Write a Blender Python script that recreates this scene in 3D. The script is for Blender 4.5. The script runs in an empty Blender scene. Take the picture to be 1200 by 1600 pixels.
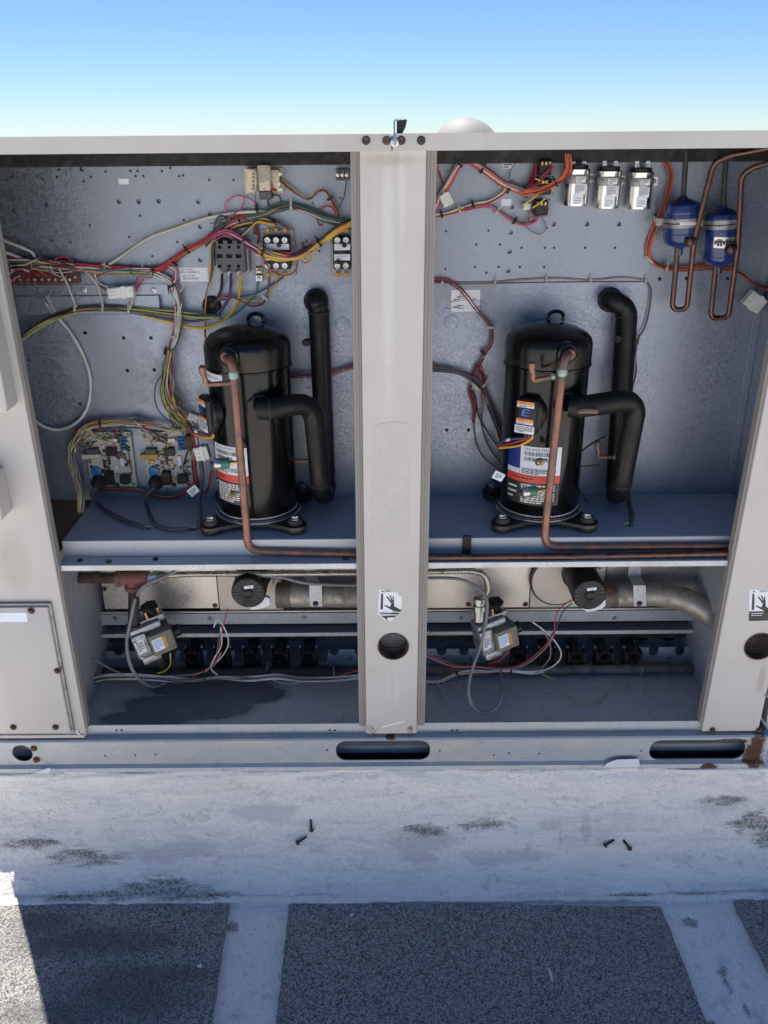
import bpy, bmesh, math, random
from mathutils import Vector as V, Matrix, noise

# ---------------------------------------------------------------- camera, sky, sun, exposure
F = 1363.0                       # focal length in photo pixels (photo 1200 x 1600)
TH = math.radians(23.4)          # pitch down
ROLL = math.radians(-0.48)
YAW = 0.0015                     # radians, axis a touch left of square on
EYE = 1.70
SUN_EL, SUN_AZ = 68.0, (-0.507, 0.862)      # elevation; horizontal direction towards the sun
EXPOSURE = 0.88
SKY_STRENGTH, SUN_STRENGTH = 0.074, 4.5

sc = bpy.context.scene
RC = Matrix.Rotation(YAW, 3, 'Z') @ Matrix.Rotation(math.pi/2 - TH, 3, 'X') @ Matrix.Rotation(ROLL, 3, 'Z')
cd = bpy.data.cameras.new('camera')
cam = bpy.data.objects.new('camera', cd)
sc.collection.objects.link(cam)
cam.matrix_world = Matrix.Translation((0, 0, EYE)) @ RC.to_4x4()
cd.sensor_fit = 'VERTICAL'; cd.sensor_height = 24.0; cd.sensor_width = 18.0
cd.lens = 24.0 * F / 1600.0
cd.clip_start = 0.05; cd.clip_end = 5000
sc.camera = cam
sc.render.resolution_x, sc.render.resolution_y = 768, 1024

w = bpy.data.worlds.new('World'); sc.world = w; w.use_nodes = True
nt = w.node_tree; nt.nodes.clear()
bg = nt.nodes.new('ShaderNodeBackground'); ow = nt.nodes.new('ShaderNodeOutputWorld')
sky = nt.nodes.new('ShaderNodeTexSky'); sky.sky_type = 'NISHITA'; sky.sun_disc = False
sky.sun_elevation = math.radians(SUN_EL)
sky.sun_rotation = math.atan2(SUN_AZ[0], SUN_AZ[1])
sky.air_density = 0.80; sky.dust_density = 0.0; sky.ozone_density = 10.0; sky.altitude = 100
bg.inputs[1].default_value = SKY_STRENGTH
nt.links.new(sky.outputs[0], bg.inputs[0]); nt.links.new(bg.outputs[0], ow.inputs[0])

sl = bpy.data.lights.new('sun', 'SUN'); sl.energy = SUN_STRENGTH; sl.angle = math.radians(0.5)
sl.color = (1.0, 0.945, 0.86)
so = bpy.data.objects.new('sun', sl); sc.collection.objects.link(so)
ce = math.cos(math.radians(SUN_EL))
sdir = V((SUN_AZ[0]*ce, SUN_AZ[1]*ce, math.sin(math.radians(SUN_EL))))
so.rotation_euler = sdir.to_track_quat('Z', 'Y').to_euler()
so.location = (-2, 4, 6)
vs_ = sc.view_settings
vs_.view_transform = 'Standard'; vs_.look = 'None'; vs_.gamma = 1; vs_.use_curve_mapping = False
vs_.exposure = EXPOSURE

# ---------------------------------------------------------------- helpers
random.seed(7)
COL = sc.collection
OFF = {}

def ray(px, py):
    return RC @ V(((px-600)/F, (800-py)/F, -1.0))
def P(px, py, Y):
    d = ray(px, py); t = Y/d.y
    return V((d.x*t, Y, EYE + d.z*t))
def PZ(px, py, z):
    d = ray(px, py); t = (z-EYE)/d.z
    return V((d.x*t, d.y*t, z))
def MPP(py, Y):                       # metres per photo pixel
    return (P(610, py, Y) - P(600, py, Y)).length/10

class MB:
    def __init__(s): s.v = []; s.f = []
    def add(s, vs, fs):
        o = len(s.v); s.v += [V(p) for p in vs]; s.f += [tuple(i+o for i in q) for q in fs]; return s
    def bm(s, b):
        b.verts.ensure_lookup_table(); b.verts.index_update()
        s.add([v.co.copy() for v in b.verts], [[v.index for v in f.verts] for f in b.faces]); b.free(); return s
    def box(s, x0, x1, y0, y1, z0, z1, bev=0, seg=1):
        if x1 < x0: x0, x1 = x1, x0
        if y1 < y0: y0, y1 = y1, y0
        if z1 < z0: z0, z1 = z1, z0
        return s.obox(V(((x0+x1)/2, (y0+y1)/2, (z0+z1)/2)), V(((x1-x0)/2, 0, 0)), V((0, (y1-y0)/2, 0)), V((0, 0, (z1-z0)/2)), bev, seg)
    def obox(s, c, a, b, d, bev=0, seg=1):
        if bev <= 0:
            vs = [c+a*i+b*j+d*k for k in (-1, 1) for j in (-1, 1) for i in (-1, 1)]
            return s.add(vs, [(0,2,3,1),(4,5,7,6),(0,1,5,4),(2,6,7,3),(0,4,6,2),(1,3,7,5)])
        m = bmesh.new(); la, lb, ld = a.length, b.length, d.length
        bmesh.ops.create_cube(m, size=2)
        for v in m.verts: v.co = V((v.co.x*la, v.co.y*lb, v.co.z*ld))
        bmesh.ops.bevel(m, geom=list(m.edges), offset=min(bev, .49*2*min(la, lb, ld)), segments=seg, affect='EDGES', profile=.5)
        ua, ub, ud = a/la, b/lb, d/ld
        for v in m.verts: v.co = c + ua*v.co.x + ub*v.co.y + ud*v.co.z
        return s.bm(m)
    def pbox(s, x0, y0, x1, y1, Y0, Y1, bev=0, seg=1):     # photo rectangle of its front face, depths Y0 (front) .. Y1
        ym, xm = (y0+y1)/2, (x0+x1)/2
        return s.box(P(x0, ym, Y0).x, P(x1, ym, Y0).x, Y0, Y1, P(xm, y1, Y0).z, P(xm, y0, Y0).z, bev, seg)
    def tube(s, pts, r, n=8, caps=True):
        pts = [V(p) for p in pts]
        R = r if isinstance(r, (list, tuple)) else [r]*len(pts)
        T = []
        for i in range(len(pts)):
            t = pts[min(i+1, len(pts)-1)] - pts[max(i-1, 0)]
            T.append(t.normalized() if t.length > 1e-9 else V((0, 0, 1)))
        u = T[0].orthogonal().normalized(); vs = []; fs = []
        for i, p in enumerate(pts):
            if i:
                u = u - T[i]*u.dot(T[i])
                u = u.normalized() if u.length > 1e-6 else T[i].orthogonal().normalized()
            w_ = T[i].cross(u)
            for k in range(n):
                a = 2*math.pi*k/n
                vs.append(p + (u*math.cos(a) + w_*math.sin(a))*R[i])
        for i in range(len(pts)-1):
            for k in range(n):
                k2 = (k+1) % n
                fs.append((i*n+k, i*n+k2, (i+1)*n+k2, (i+1)*n+k))
        if caps:
            fs.append(tuple(range(n-1, -1, -1))); fs.append(tuple((len(pts)-1)*n+k for k in range(n)))
        return s.add(vs, fs)
    def cyl(s, p0, p1, r0, r1=None, n=16):
        return s.tube([p0, p1], [r0, r0 if r1 is None else r1], n)
    def lathe(s, o, ax, prof, n=24, a0=0, a1=2*math.pi, closed=True):
        ax = V(ax).normalized(); u = ax.orthogonal().normalized()
        if abs(ax.z) > .99: u = V((0, -1, 0))
        w_ = ax.cross(u); vs = []; fs = []; full = abs(a1-a0-2*math.pi) < 1e-6
        m = n if full else n+1
        for (r, h) in prof:
            for k in range(m):
                a = a0 + (a1-a0)*k/n
                vs.append(V(o) + ax*h + (u*math.cos(a)+w_*math.sin(a))*r)
        for i in range(len(prof)-1):
            for k in range(n):
                k2 = (k+1) % m
                fs.append((i*m+k, i*m+k2, (i+1)*m+k2, (i+1)*m+k))
        if closed and full:
            if prof[0][0] > 1e-5: fs.append(tuple(range(m-1, -1, -1)))
            if prof[-1][0] > 1e-5: fs.append(tuple((len(prof)-1)*m+k for k in range(m)))
        return s.add(vs, fs)
    def prism(s, poly, ext):
        poly = [V(p) for p in poly]; ext = V(ext); n = len(poly)
        nrm = V((0, 0, 0))
        for i in range(n): nrm += poly[i].cross(poly[(i+1) % n])
        if nrm.dot(ext) > 0: poly = poly[::-1]
        vs = poly + [p+ext for p in poly]
        fs = [tuple(range(n)), tuple(range(2*n-1, n-1, -1))]
        for i in range(n):
            j = (i+1) % n; fs.append((i, i+n, j+n, j))
        return s.add(vs, fs)
    def xform(s, M):
        s.v = [M @ v for v in s.v]; return s
    def build(s, name, mat, parent=None, ang=35, kind=None):
        me = bpy.data.meshes.new(name)
        off = OFF.get(parent.name, V((0, 0, 0))) if parent else V((0, 0, 0))
        me.from_pydata([v-off for v in s.v], [], s.f); me.update()
        return link(name, me, mat, parent, off, ang, kind)

def link(name, me, mat, parent=None, off=V((0, 0, 0)), ang=35, kind=None):
    me.materials.clear(); me.materials.append(MAT[mat] if isinstance(mat, str) else mat)
    for p in me.polygons: p.use_smooth = True
    me.set_sharp_from_angle(angle=math.radians(ang))
    o = bpy.data.objects.new(name, me); COL.objects.link(o)
    if parent: o.parent = parent
    OFF[o.name] = off
    if kind: o['kind'] = kind
    return o

def tag(o, label, cat, group=None):
    o['label'] = label; o['category'] = cat
    if group: o['group'] = group
    return o
def thing(name, label, cat, loc, group=None):
    o = bpy.data.objects.new(name, None); COL.objects.link(o); o.location = loc
    o.empty_display_size = .05; OFF[o.name] = V(loc)
    return tag(o, label, cat, group)

def cut(o, cm):                     # real holes: boolean difference, applied
    me = bpy.data.meshes.new('cut'); me.from_pydata(cm.v, [], cm.f); me.update()
    c = bpy.data.objects.new('cut', me); COL.objects.link(c)
    c.location = -OFF.get(o.name, V((0, 0, 0)))
    par = o.parent; o.parent = None
    md = o.modifiers.new('b', 'BOOLEAN'); md.object = c; md.operation = 'DIFFERENCE'; md.solver = 'EXACT'; md.use_self = True
    bpy.context.view_layer.update()
    dg = bpy.context.evaluated_depsgraph_get()
    nm = bpy.data.meshes.new_from_object(o.evaluated_get(dg))
    o.modifiers.clear(); old = o.data; o.data = nm; nm.name = o.name
    bpy.data.objects.remove(c); bpy.data.meshes.remove(me); bpy.data.meshes.remove(old)
    o.parent = par
    for p in nm.polygons: p.use_smooth = False
    return o

def spline(pts, step=6):
    pts = [V(p) for p in pts]
    if len(pts) < 3: return pts
    q = [pts[0]*2-pts[1]] + pts + [pts[-1]*2-pts[-2]]; out = []
    for i in range(1, len(q)-2):
        a, b, c, d = q[i-1], q[i], q[i+1], q[i+2]
        for k in range(step):
            t = k/step
            out.append(.5*((2*b)+(c-a)*t+(2*a-5*b+4*c-d)*t*t+(3*b-a-3*c+d)*t**3))
    out.append(pts[-1]); return out
def px3(pts, Y):                    # [(px,py[,depth])] to world
    return [P(p[0], p[1], p[2] if len(p) > 2 else Y) for p in pts]
def rounded(pts, r, n=6):           # polyline with filleted corners
    pts = [V(p) for p in pts]; out = [pts[0]]
    for i in range(1, len(pts)-1):
        a, b, c = pts[i-1], pts[i], pts[i+1]
        d1 = (a-b); d2 = (c-b); rr = min(r, d1.length*.49, d2.length*.49)
        p0 = b+d1.normalized()*rr; p1 = b+d2.normalized()*rr
        for k in range(n+1):
            t = k/n; out.append(p0*(1-t)**2 + b*2*t*(1-t) + p1*t*t)
    out.append(pts[-1]); return out

_font = {}
def text_mesh(txt, size):
    cu = bpy.data.curves.new('t', 'FONT'); cu.body = txt; cu.size = size; cu.align_x = 'CENTER'; cu.align_y = 'CENTER'
    cu.resolution_u = 2
    o = bpy.data.objects.new('t', cu); COL.objects.link(o)
    bpy.context.view_layer.update()
    me = bpy.data.meshes.new_from_object(o.evaluated_get(bpy.context.evaluated_depsgraph_get()))
    vs = [v.co.copy() for v in me.vertices]; fs = [tuple(p.vertices) for p in me.polygons]
    bpy.data.objects.remove(o); bpy.data.curves.remove(cu); bpy.data.meshes.remove(me)
    return vs, fs
def text_on(mb, txt, size, O, R, U, N, off=.0004, width=None, shear=0):
    vs, fs = text_mesh(txt, size)
    if width and vs:
        w_ = max(v.x for v in vs)-min(v.x for v in vs); k = width/w_
        for v in vs: v.x *= k
    mb.add([V(O)+V(R)*(v.x+v.y*shear)+V(U)*v.y+V(N)*off for v in vs], fs)
def bars(mb, O, R, U, N, w, h, rows, off=.0004, seed=0, fill=.55):   # lines of tiny unreadable print
    rd = random.Random(seed); rh = h/rows
    for i in range(rows):
        y = h/2-(i+.5)*rh; x = -w/2
        while x < w/2*.96:
            l = rd.uniform(.05, .16)*w; l = min(l, w/2-x)
            q = [(x, y-rh*fill/2), (x+l, y-rh*fill/2), (x+l, y+rh*fill/2), (x, y+rh*fill/2)]
            mb.add([V(O)+V(R)*a+V(U)*b+V(N)*off for a, b in q], [(0, 1, 2, 3)])
            x += l + w*.025
            if i == rows-1 and x > 0: break
def barcode(mb, O, R, U, N, w, h, off=.0004, seed=0):
    rd = random.Random(seed); x = -w/2
    while x < w/2:
        l = rd.uniform(.008, .03)*w
        mb.add([V(O)+V(R)*a+V(U)*b+V(N)*off for a, b in [(x, -h/2), (x+l, -h/2), (x+l, h/2), (x, h/2)]], [(0, 1, 2, 3)])
        x += l + rd.uniform(.008, .03)*w
XR, ZU, NF = V((1, 0, 0)), V((0, 0, 1)), V((0, -1, 0))

# ---------------------------------------------------------------- materials
MAT = {}
class NG:
    def __init__(s, name):
        m = bpy.data.materials.new(name); m.use_nodes = True; s.m = m; s.t = m.node_tree; s.t.nodes.clear()
        s.o = s.n('ShaderNodeOutputMaterial'); s.b = s.n('ShaderNodeBsdfPrincipled'); s.l(s.b, 0, s.o, 0)
        s.c = s.n('ShaderNodeTexCoord'); MAT[name] = m
    def n(s, t): return s.t.nodes.new(t)
    def l(s, a, i, b, j): s.t.links.new(a.outputs[i], b.inputs[j])
    def noise(s, scale, detail=3, rough=.55, vec=None, stretch=None, dist=0):
        q = s.n('ShaderNodeTexNoise'); q.inputs['Scale'].default_value = scale; q.inputs['Detail'].default_value = detail
        q.inputs['Roughness'].default_value = rough; q.inputs['Distortion'].default_value = dist
        if stretch:
            mp = s.n('ShaderNodeMapping'); mp.inputs['Scale'].default_value = stretch
            s.l(s.c, 'Object', mp, 0); s.l(mp, 0, q, 'Vector')
        else: s.l(s.c, 'Object', q, 'Vector')
        return q.outputs['Fac']
    def vor(s, scale, feature='F1', out='Distance'):
        q = s.n('ShaderNodeTexVoronoi'); q.inputs['Scale'].default_value = scale; q.feature = feature
        s.l(s.c, 'Object', q, 'Vector'); return q.outputs[out]
    def math(s, op, a, b=0.0, clamp=False):
        q = s.n('ShaderNodeMath'); q.operation = op; q.use_clamp = clamp
        for i, x in enumerate((a, b)):
            if isinstance(x, (int, float)): q.inputs[i].default_value = x
            else: s.t.links.new(x, q.inputs[i])
        return q.outputs[0]
    def ramp(s, x, lo, hi, a=0.0, b=1.0):
        q = s.n('ShaderNodeMapRange'); q.interpolation_type = 'SMOOTHSTEP'
        for i, k in enumerate((lo, hi, a, b)): q.inputs[i+1].default_value = k
        s.t.links.new(x, q.inputs[0]); return q.outputs[0]
    def mix(s, f, a, b):
        q = s.n('ShaderNodeMix'); q.data_type = 'RGBA'
        for k, x in ((0, f), (6, a), (7, b)):
            if isinstance(x, (int, float)): q.inputs[k].default_value = x
            elif isinstance(x, (tuple, list)): q.inputs[k].default_value = (*x[:3], 1)
            else: s.t.links.new(x, q.inputs[k])
        return q.outputs[2]
    def xyz(s):
        q = s.n('ShaderNodeSeparateXYZ'); s.l(s.c, 'Object', q, 0); return q.outputs
    def blobs(s, lst, ns, amp, axes=(0, 1)):
        co = s.xyz(); res = None
        for (cx, cy, rx, ry) in lst:
            a = s.math('POWER', s.math('DIVIDE', s.math('SUBTRACT', co[axes[0]], cx), rx), 2)
            b = s.math('POWER', s.math('DIVIDE', s.math('SUBTRACT', co[axes[1]], cy), ry), 2)
            d = s.math('SUBTRACT', 1.0, s.math('SQRT', s.math('ADD', a, b)))
            res = d if res is None else s.math('MAXIMUM', res, d)
        return s.math('ADD', res, s.math('MULTIPLY', s.math('SUBTRACT', ns, .5), amp))
    def set(s, **k):
        nm = dict(color='Base Color', rough='Roughness', metal='Metallic', spec='Specular IOR Level', coat='Coat Weight', crough='Coat Roughness', trans='Transmission Weight', alpha='Alpha')
        for a, x in k.items():
            i = s.b.inputs[nm[a]]
            if isinstance(x, (int, float)): i.default_value = x
            elif isinstance(x, (tuple, list)): i.default_value = (*x[:3], 1)
            else: s.t.links.new(x, i)
        return s
    def bump(s, h, strength=.3, dist=.002):
        q = s.n('ShaderNodeBump'); q.inputs['Strength'].default_value = strength; q.inputs['Distance'].default_value = dist
        s.t.links.new(h, q.inputs['Height']); s.l(q, 0, s.b, 'Normal')

def sc3(c, k): return tuple(min(1, x*k) for x in c)
def mk(name, col, rough=.5, metal=0, var=.15, vs=25, bump=0, bs=400, spec=.5, coat=0, col2=None, m2=(.5, .65), s2=12, rough2=None, metal2=None, rv=.12):
    g = NG(name); n1 = g.noise(vs, 5)
    c = g.mix(g.ramp(n1, .3, .7), sc3(col, 1-var), sc3(col, 1+var)); r = g.ramp(n1, .3, .7, max(.03, rough-rv), min(1, rough+rv))
    mt = metal
    if col2:
        n2 = g.noise(s2, 6, .65); k = g.ramp(n2, m2[0], m2[1]); c = g.mix(k, c, col2)
        if rough2 is not None:
            r = g.math('ADD', g.math('MULTIPLY', r, g.math('SUBTRACT', 1.0, k)), g.math('MULTIPLY', k, rough2))
        if metal2 is not None:
            mt = g.math('ADD', metal, g.math('MULTIPLY', k, metal2-metal))
    g.set(color=c, rough=r, metal=mt, spec=spec, coat=coat)
    if bump: g.bump(g.noise(bs, 4), bump, .001)
    return g

def paint(name, col, rough=.42, extra=()):
    g = NG(name)
    st = g.noise(1, 4, .6, stretch=(22, 22, .8)); cl = g.noise(6, 5, .6); fine = g.noise(160, 3)
    c = g.mix(g.ramp(st, .3, .8), sc3(col, .975), sc3(col, 1.02))
    c = g.mix(g.ramp(cl, .42, .8, 0, .5), c, (col[0]*.80, col[1]*.78, col[2]*.75))
    c = g.mix(g.ramp(g.noise(420, 2), .70, .74, 0, .6), c, (.16, .15, .14))
    c = g.mix(g.ramp(g.noise(1, 5, .7, stretch=(60, 60, 2)), .68, .78, 0, .16), c, (.8, .8, .8))
    c = g.mix(g.ramp(g.noise(1, 6, .7, stretch=(40, 40, 5)), .60, .80, 0, .35), c, (col[0]*.62, col[1]*.56, col[2]*.48))
    if extra:
        for (lst, cc, k_) in extra: c = g.mix(g.ramp(g.blobs(lst, g.noise(18, 5, .7), .9, axes=(0, 2)), .0, .7, 0, k_), c, cc)
    g.set(color=c, rough=g.ramp(fine, .3, .7, rough-.06, rough+.1), spec=.45)
    g.bump(g.math('ADD', g.noise(4, 2), g.math('MULTIPLY', g.noise(28, 3), .15)), .22, .006)
paint('paint', (.50, .475, .455))
paint('paint_rail', (.47, .45, .43))
paint('taupe', (0.2558, 0.2356, 0.217), .55)
paint('paint_shelf', (.50, .505, .52), .36)

def galv(name, col, metal=.75, sp=220, dark=.82, stain=None, rough=(.36, .6), blue=0):
    g = NG(name)
    cells = g.vor(sp, 'F1', 'Color'); bw = g.n('ShaderNodeRGBToBW'); g.t.links.new(cells, bw.inputs[0])
    c = g.mix(bw.outputs[0], sc3(col, dark), sc3(col, 1.28))
    big = g.noise(5, 5, .6); c = g.mix(g.ramp(big, .35, .75, 0, .35), c, sc3(col, .78))
    dust = g.noise(30, 5, .65); kd = g.ramp(dust, .58, .78, 0, .22); c = g.mix(kd, c, (.36, .35, .33))
    r = g.ramp(bw.outputs[0], 0, 1, *rough)
    mt = metal
    if stain:
        k = g.ramp(g.noise(stain[1], 6, .7), stain[2], stain[3]); c = g.mix(k, c, stain[0])
        mt = g.math('MULTIPLY', metal, g.math('SUBTRACT', 1.0, g.math('MULTIPLY', k, .9)))
        r = g.math('ADD', r, g.math('MULTIPLY', k, .3))
    g.set(color=c, rough=r, metal=mt)
    g.bump(g.noise(5, 2), .07, .006)
    return g
galv('galv', (.265, .295, .345), sp=230, dark=.70)
galv('galv_low', (.285, .32, .385), sp=260, stain=((.33, .345, .37), 3, .5, .8))
galv('galv_dull', (.34, .36, .40), metal=.4, sp=240, stain=((.30, .31, .33), 9, .5, .8), rough=(.5, .7))
galv('galv_base', (0.483, 0.506, 0.529), metal=.5, sp=220, stain=((.50, .48, .43), 8, .45, .8), rough=(.45, .65))
galv('galv_rust', (0.54, 0.51, 0.4725), metal=.65, sp=230, stain=((.17, .075, .035), 14, .66, .74), rough=(.33, .5))
galv('steel_bright', (.42, .385, .34), metal=.7, sp=300, stain=((.20, .165, .13), 20, .44, .70), rough=(.44, .62))
mk('can_metal', (.62, .61, .60), .22, 1, var=.12, vs=40)
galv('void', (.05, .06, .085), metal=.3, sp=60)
mk('header_foam', (.022, .022, .025), .9, var=.5, vs=60, bump=.5, bs=150, col2=(.05, .048, .045), s2=30)
mk('black_gloss', (.0045, .0045, .005), .17, var=.3, vs=12, spec=.34, col2=(.020, .016, .012), m2=(.56, .82), s2=6, rough2=.42, rv=.05)
mk('black_dusty', (.0055, .0052, .005), .20, var=.3, vs=14, spec=.36, col2=(.032, .026, .020), m2=(.48, .76), s2=9, rough2=.5, rv=.06)
mk('black_plate', (.016, .016, .017), .5, var=.4, vs=60, col2=(.06, .055, .05), m2=(.48, .72), s2=40, bump=.3, bs=200)
mk('foam', (.0075, .0072, .0075), .5, var=.3, vs=20, spec=.32, bump=.5, bs=45, col2=(.020, .018, .016), m2=(.5, .8), s2=18)
mk('black_plastic', (.009, .009, .010), .42, var=.2, vs=50, spec=.35, col2=(.032, .03, .028), m2=(.55, .8), s2=40)
mk('rubber', (.02, .019, .019), .8, var=.3, vs=80, col2=(.06, .05, .045), m2=(.5, .7), s2=50)
mk('copper', (.27, .135, .098), .5, .75, var=.25, vs=60, col2=(.13, .105, .092), m2=(.44, .66), s2=22, rough2=.65, metal2=.3)
mk('copper_dark', (.15, .082, .066), .45, 1, var=.25, vs=70, col2=(.085, .06, .052), m2=(.45, .68), s2=30, rough2=.6, metal2=.3)
mk('braze', (.36, .40, .36), .55, .5, var=.3, vs=200, col2=(.12, .35, .30), m2=(.45, .6), s2=160)
mk('steel', (0.504, 0.504, 0.504), .36, .9, var=.2, vs=80, col2=(.2, .17, .15), m2=(.6, .75), s2=60)
mk('steel_dull', (0.28, 0.28, 0.287), .5, .7, var=.3, vs=80, col2=(.12, .10, .09), m2=(.55, .7), s2=70)
mk('rust', (0.169, 0.0676, 0.0338), .85, var=.45, vs=45, bump=.5, bs=220, col2=(.045, .025, .02), s2=30)
mk('rust_dark', (.075, .048, .038), .75, .2, var=.5, vs=50, bump=.5, bs=200, col2=(.12, .06, .035), m2=(.55, .7), s2=35)
mk('black_iron', (0.036, 0.0336, 0.0336), .62, .3, var=.4, vs=50, bump=.3, bs=200, col2=(.10, .075, .055), m2=(.52, .72), s2=18)
mk('pipe_rusty', (.15, .135, .125), .6, .35, var=.4, vs=40, bump=.3, bs=180, col2=(.26, .13, .065), m2=(.5, .66), s2=14)
mk('red_iron', (0.195, 0.078, 0.065), .7, .1, var=.25, vs=40, bump=.3, bs=160)
mk('cast_alu', (0.364, 0.371, 0.392), .5, .8, var=.3, vs=60, bump=.35, bs=180, col2=(.10, .10, .10), m2=(.52, .7), s2=40, rough2=.7, metal2=.3)
mk('olive', (0.161, 0.1512, 0.119), .55, var=.15, vs=40, col2=(.05, .05, .045), m2=(.6, .75), s2=30)
mk('blue_paint', (.009, .026, .12), .28, var=.15, vs=30, coat=.3, col2=(.03, .05, .12), m2=(.6, .8), s2=30)
mk('beige_plastic', (0.551, 0.493, 0.377), .55, var=.15, vs=60, col2=(.30, .25, .17), m2=(.58, .75), s2=60)
mk('cream_paint', (0.555, 0.495, 0.435), .5, .1, var=.1, vs=30, col2=(.25, .11, .05), m2=(.68, .76), s2=22)
mk('label_white', (0.705, 0.72, 0.765), .5, var=.05, vs=60)
mk('tag_pale', (0.726, 0.704, 0.66), .6, var=.1, vs=60)
mk('tape', (0.702, 0.756, 0.864), .4, var=.06, vs=30)
mk('ink', (.03, .03, .035), .6, var=.1)
mk('ink_grey', (.22, .22, .24), .6, var=.1)
mk('label_black', (.02, .02, .022), .4, var=.2)
mk('label_red', (0.6, 0.06, 0.036), .5, var=.08)
mk('label_blue', (.02, .04, .22), .4, var=.1)
mk('logo_blue', (.03, .16, .55), .4, var=.05)
mk('label_orange', (.75, .25, .05), .5, var=.08)
mk('amber', (.50, .27, .035), .5, var=.1)
mk('white_plastic', (0.7, 0.7, 0.658), .45, var=.08, vs=60, col2=(.40, .39, .34), m2=(.55, .75), s2=60)
mk('clear_plastic', (.45, .46, .46), .35, var=.15, vs=80)
mk('strip_red', (0.1125, 0.021, 0.021), .5, var=.25, vs=60)
mk('pcb', (0.51, 0.48, 0.42), .5, var=.08, vs=60, col2=(.35, .31, .24), m2=(.58, .75), s2=45)
mk('part_blue', (.03, .15, .42), .35, var=.1)
mk('grey_plastic', (0.075, 0.075, 0.0825), .55, var=.15, vs=50, col2=(.15, .14, .13), m2=(.56, .75), s2=50)
mk('brass', (.46, .33, .15), .4, .9, var=.25, vs=80, col2=(.16, .12, .07), m2=(.5, .7), s2=60)
mk('switch_green', (.04, .16, .11), .4, var=.25, vs=60, col2=(.02, .06, .05), s2=40)
mk('hose', (0.0845, 0.0845, 0.0884), .6, var=.2, vs=40)
mk('chrome', (.75, .75, .76), .15, 1, var=.08, vs=80)
mk('zinc_flex', (0.52, 0.481, 0.416), .36, .9, var=.2, vs=40, col2=(.25, .22, .17), m2=(.5, .7), s2=40)
mk('dome', (.33, .32, .30), .65, var=.06, vs=4)
mk('paper', (.84, .84, .84), .6, var=.05, vs=40)
WC = dict(red=(.40, .022, .030), maroon=(.17, .018, .028), pink=(.50, .045, .16), yellow=(.66, .42, .035), black=(.016, .016, .018),
          blue=(.022, .055, .16), green=(.02, .13, .075), teal=(.015, .10, .11), white=(.62, .61, .57), brown=(.13, .05, .03),
          orange=(.55, .11, .035), purple=(.085, .055, .125), gray=(.20, .20, .21), beige=(.46, .44, .38), lime=(.40, .42, .10))
for k, c in WC.items():
    c = tuple(x*.9+.004 for x in c)
    mk('w_'+k, c, .45, var=.18, vs=18, col2=sc3(c, .55), m2=(.56, .8), s2=30)
# ---------------------------------------------------------------- main planes (metres from the camera)
YF = 1.70            # front face of the unit
YP = 1.998           # electrical back plate
YB = 2.008           # back wall
XL, XRT = -0.980, 0.918
ZT = P(600, 209, 1.683).z
ZB = P(600, 1200, YF).z           # underside of the base rail
ZS = P(600, 841, 1.76).z          # shelf
ZFL = P(600, 1133, 1.72).z        # floor pan

# ---- curb profile: (outward offset from the unit front, height)
FOOT = YF - PZ(600, 1412, 0).y
CP = [(-.03, ZB-.001), (.006, ZB-.001), (.014, ZB*.93), (.030, ZB*.72), (.052, ZB*.48), (.080, ZB*.26), (.112, ZB*.10), (FOOT, .003), (FOOT+.05, -.004)]
def curb_y(px, py):
    best = None
    for i in range(1, len(CP)-1):
        for k in range(20):
            t = k/20; d = CP[i][0]*(1-t)+CP[i+1][0]*t; z = CP[i][1]*(1-t)+CP[i+1][1]*t
            q = P(px, py, YF-d); e = abs(q.z-z)
            if best is None or e < best[0]: best = (e, q)
    return best[1]

# ---- ground materials
def coat(name, blobs, curb=False, soft=()):
    g = NG(name)
    n_big = g.noise(2.6, 6, .62); n_f = g.noise(170, 3, .6); n_g = g.noise(60, 5, .7)
    n_mid = g.noise(1, 7, .72, stretch=(14, 40, 40) if curb else (20, 20, 20), dist=.6)
    n_st = g.noise(1, 6, .7, stretch=(5, 30, 30) if curb else (7, 7, 7), dist=.9)
    c = g.mix(g.ramp(n_f, .32, .60), (.84, .79, .72), (.96, .905, .825))
    c = g.mix(g.ramp(n_st, .46, .64, 0, .7), c, (.74, .70, .64))
    c = g.mix(g.ramp(n_big, .50, .56, 0, .55), c, (.96, .905, .825))
    sp = g.math('MULTIPLY', g.ramp(n_mid, .50, .64), g.ramp(n_g, .46, .58))
    c = g.mix(g.math('MULTIPLY', sp, .38), c, (.30, .28, .255))
    if soft:
        sm = g.blobs(soft, g.noise(9, 7, .72, dist=1.0), 3.0); c = g.mix(g.ramp(sm, .0, .6, 0, .42), c, (.47, .455, .455))
    dk = g.blobs(blobs, g.noise(1, 8, .74, stretch=(9, 34, 34) if curb else (14, 14, 14), dist=1.2), 3.0)
    gr = g.math('MULTIPLY', g.ramp(dk, .15, .75, 0, .88), g.ramp(n_f, .36, .62, 1.0, .5))
    c = g.mix(gr, c, (.085, .075, .062))
    g.set(color=c, rough=g.ramp(n_f, .3, .7, .55, .8), spec=.35)
    h = g.math('ADD', g.math('MULTIPLY', n_f, 1.0), g.math('MULTIPLY', n_st, 2.0))
    h = g.math('ADD', h, g.math('MULTIPLY', n_g, .5))
    g.bump(h, .75, .0045)
def cb(px, py, rx, ry): q = curb_y(px, py); return (q.x, q.y, rx, ry)
def rb(px, py, rx, ry, z=.0): q = PZ(px, py, z); return (q.x, q.y, rx, ry)
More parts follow.
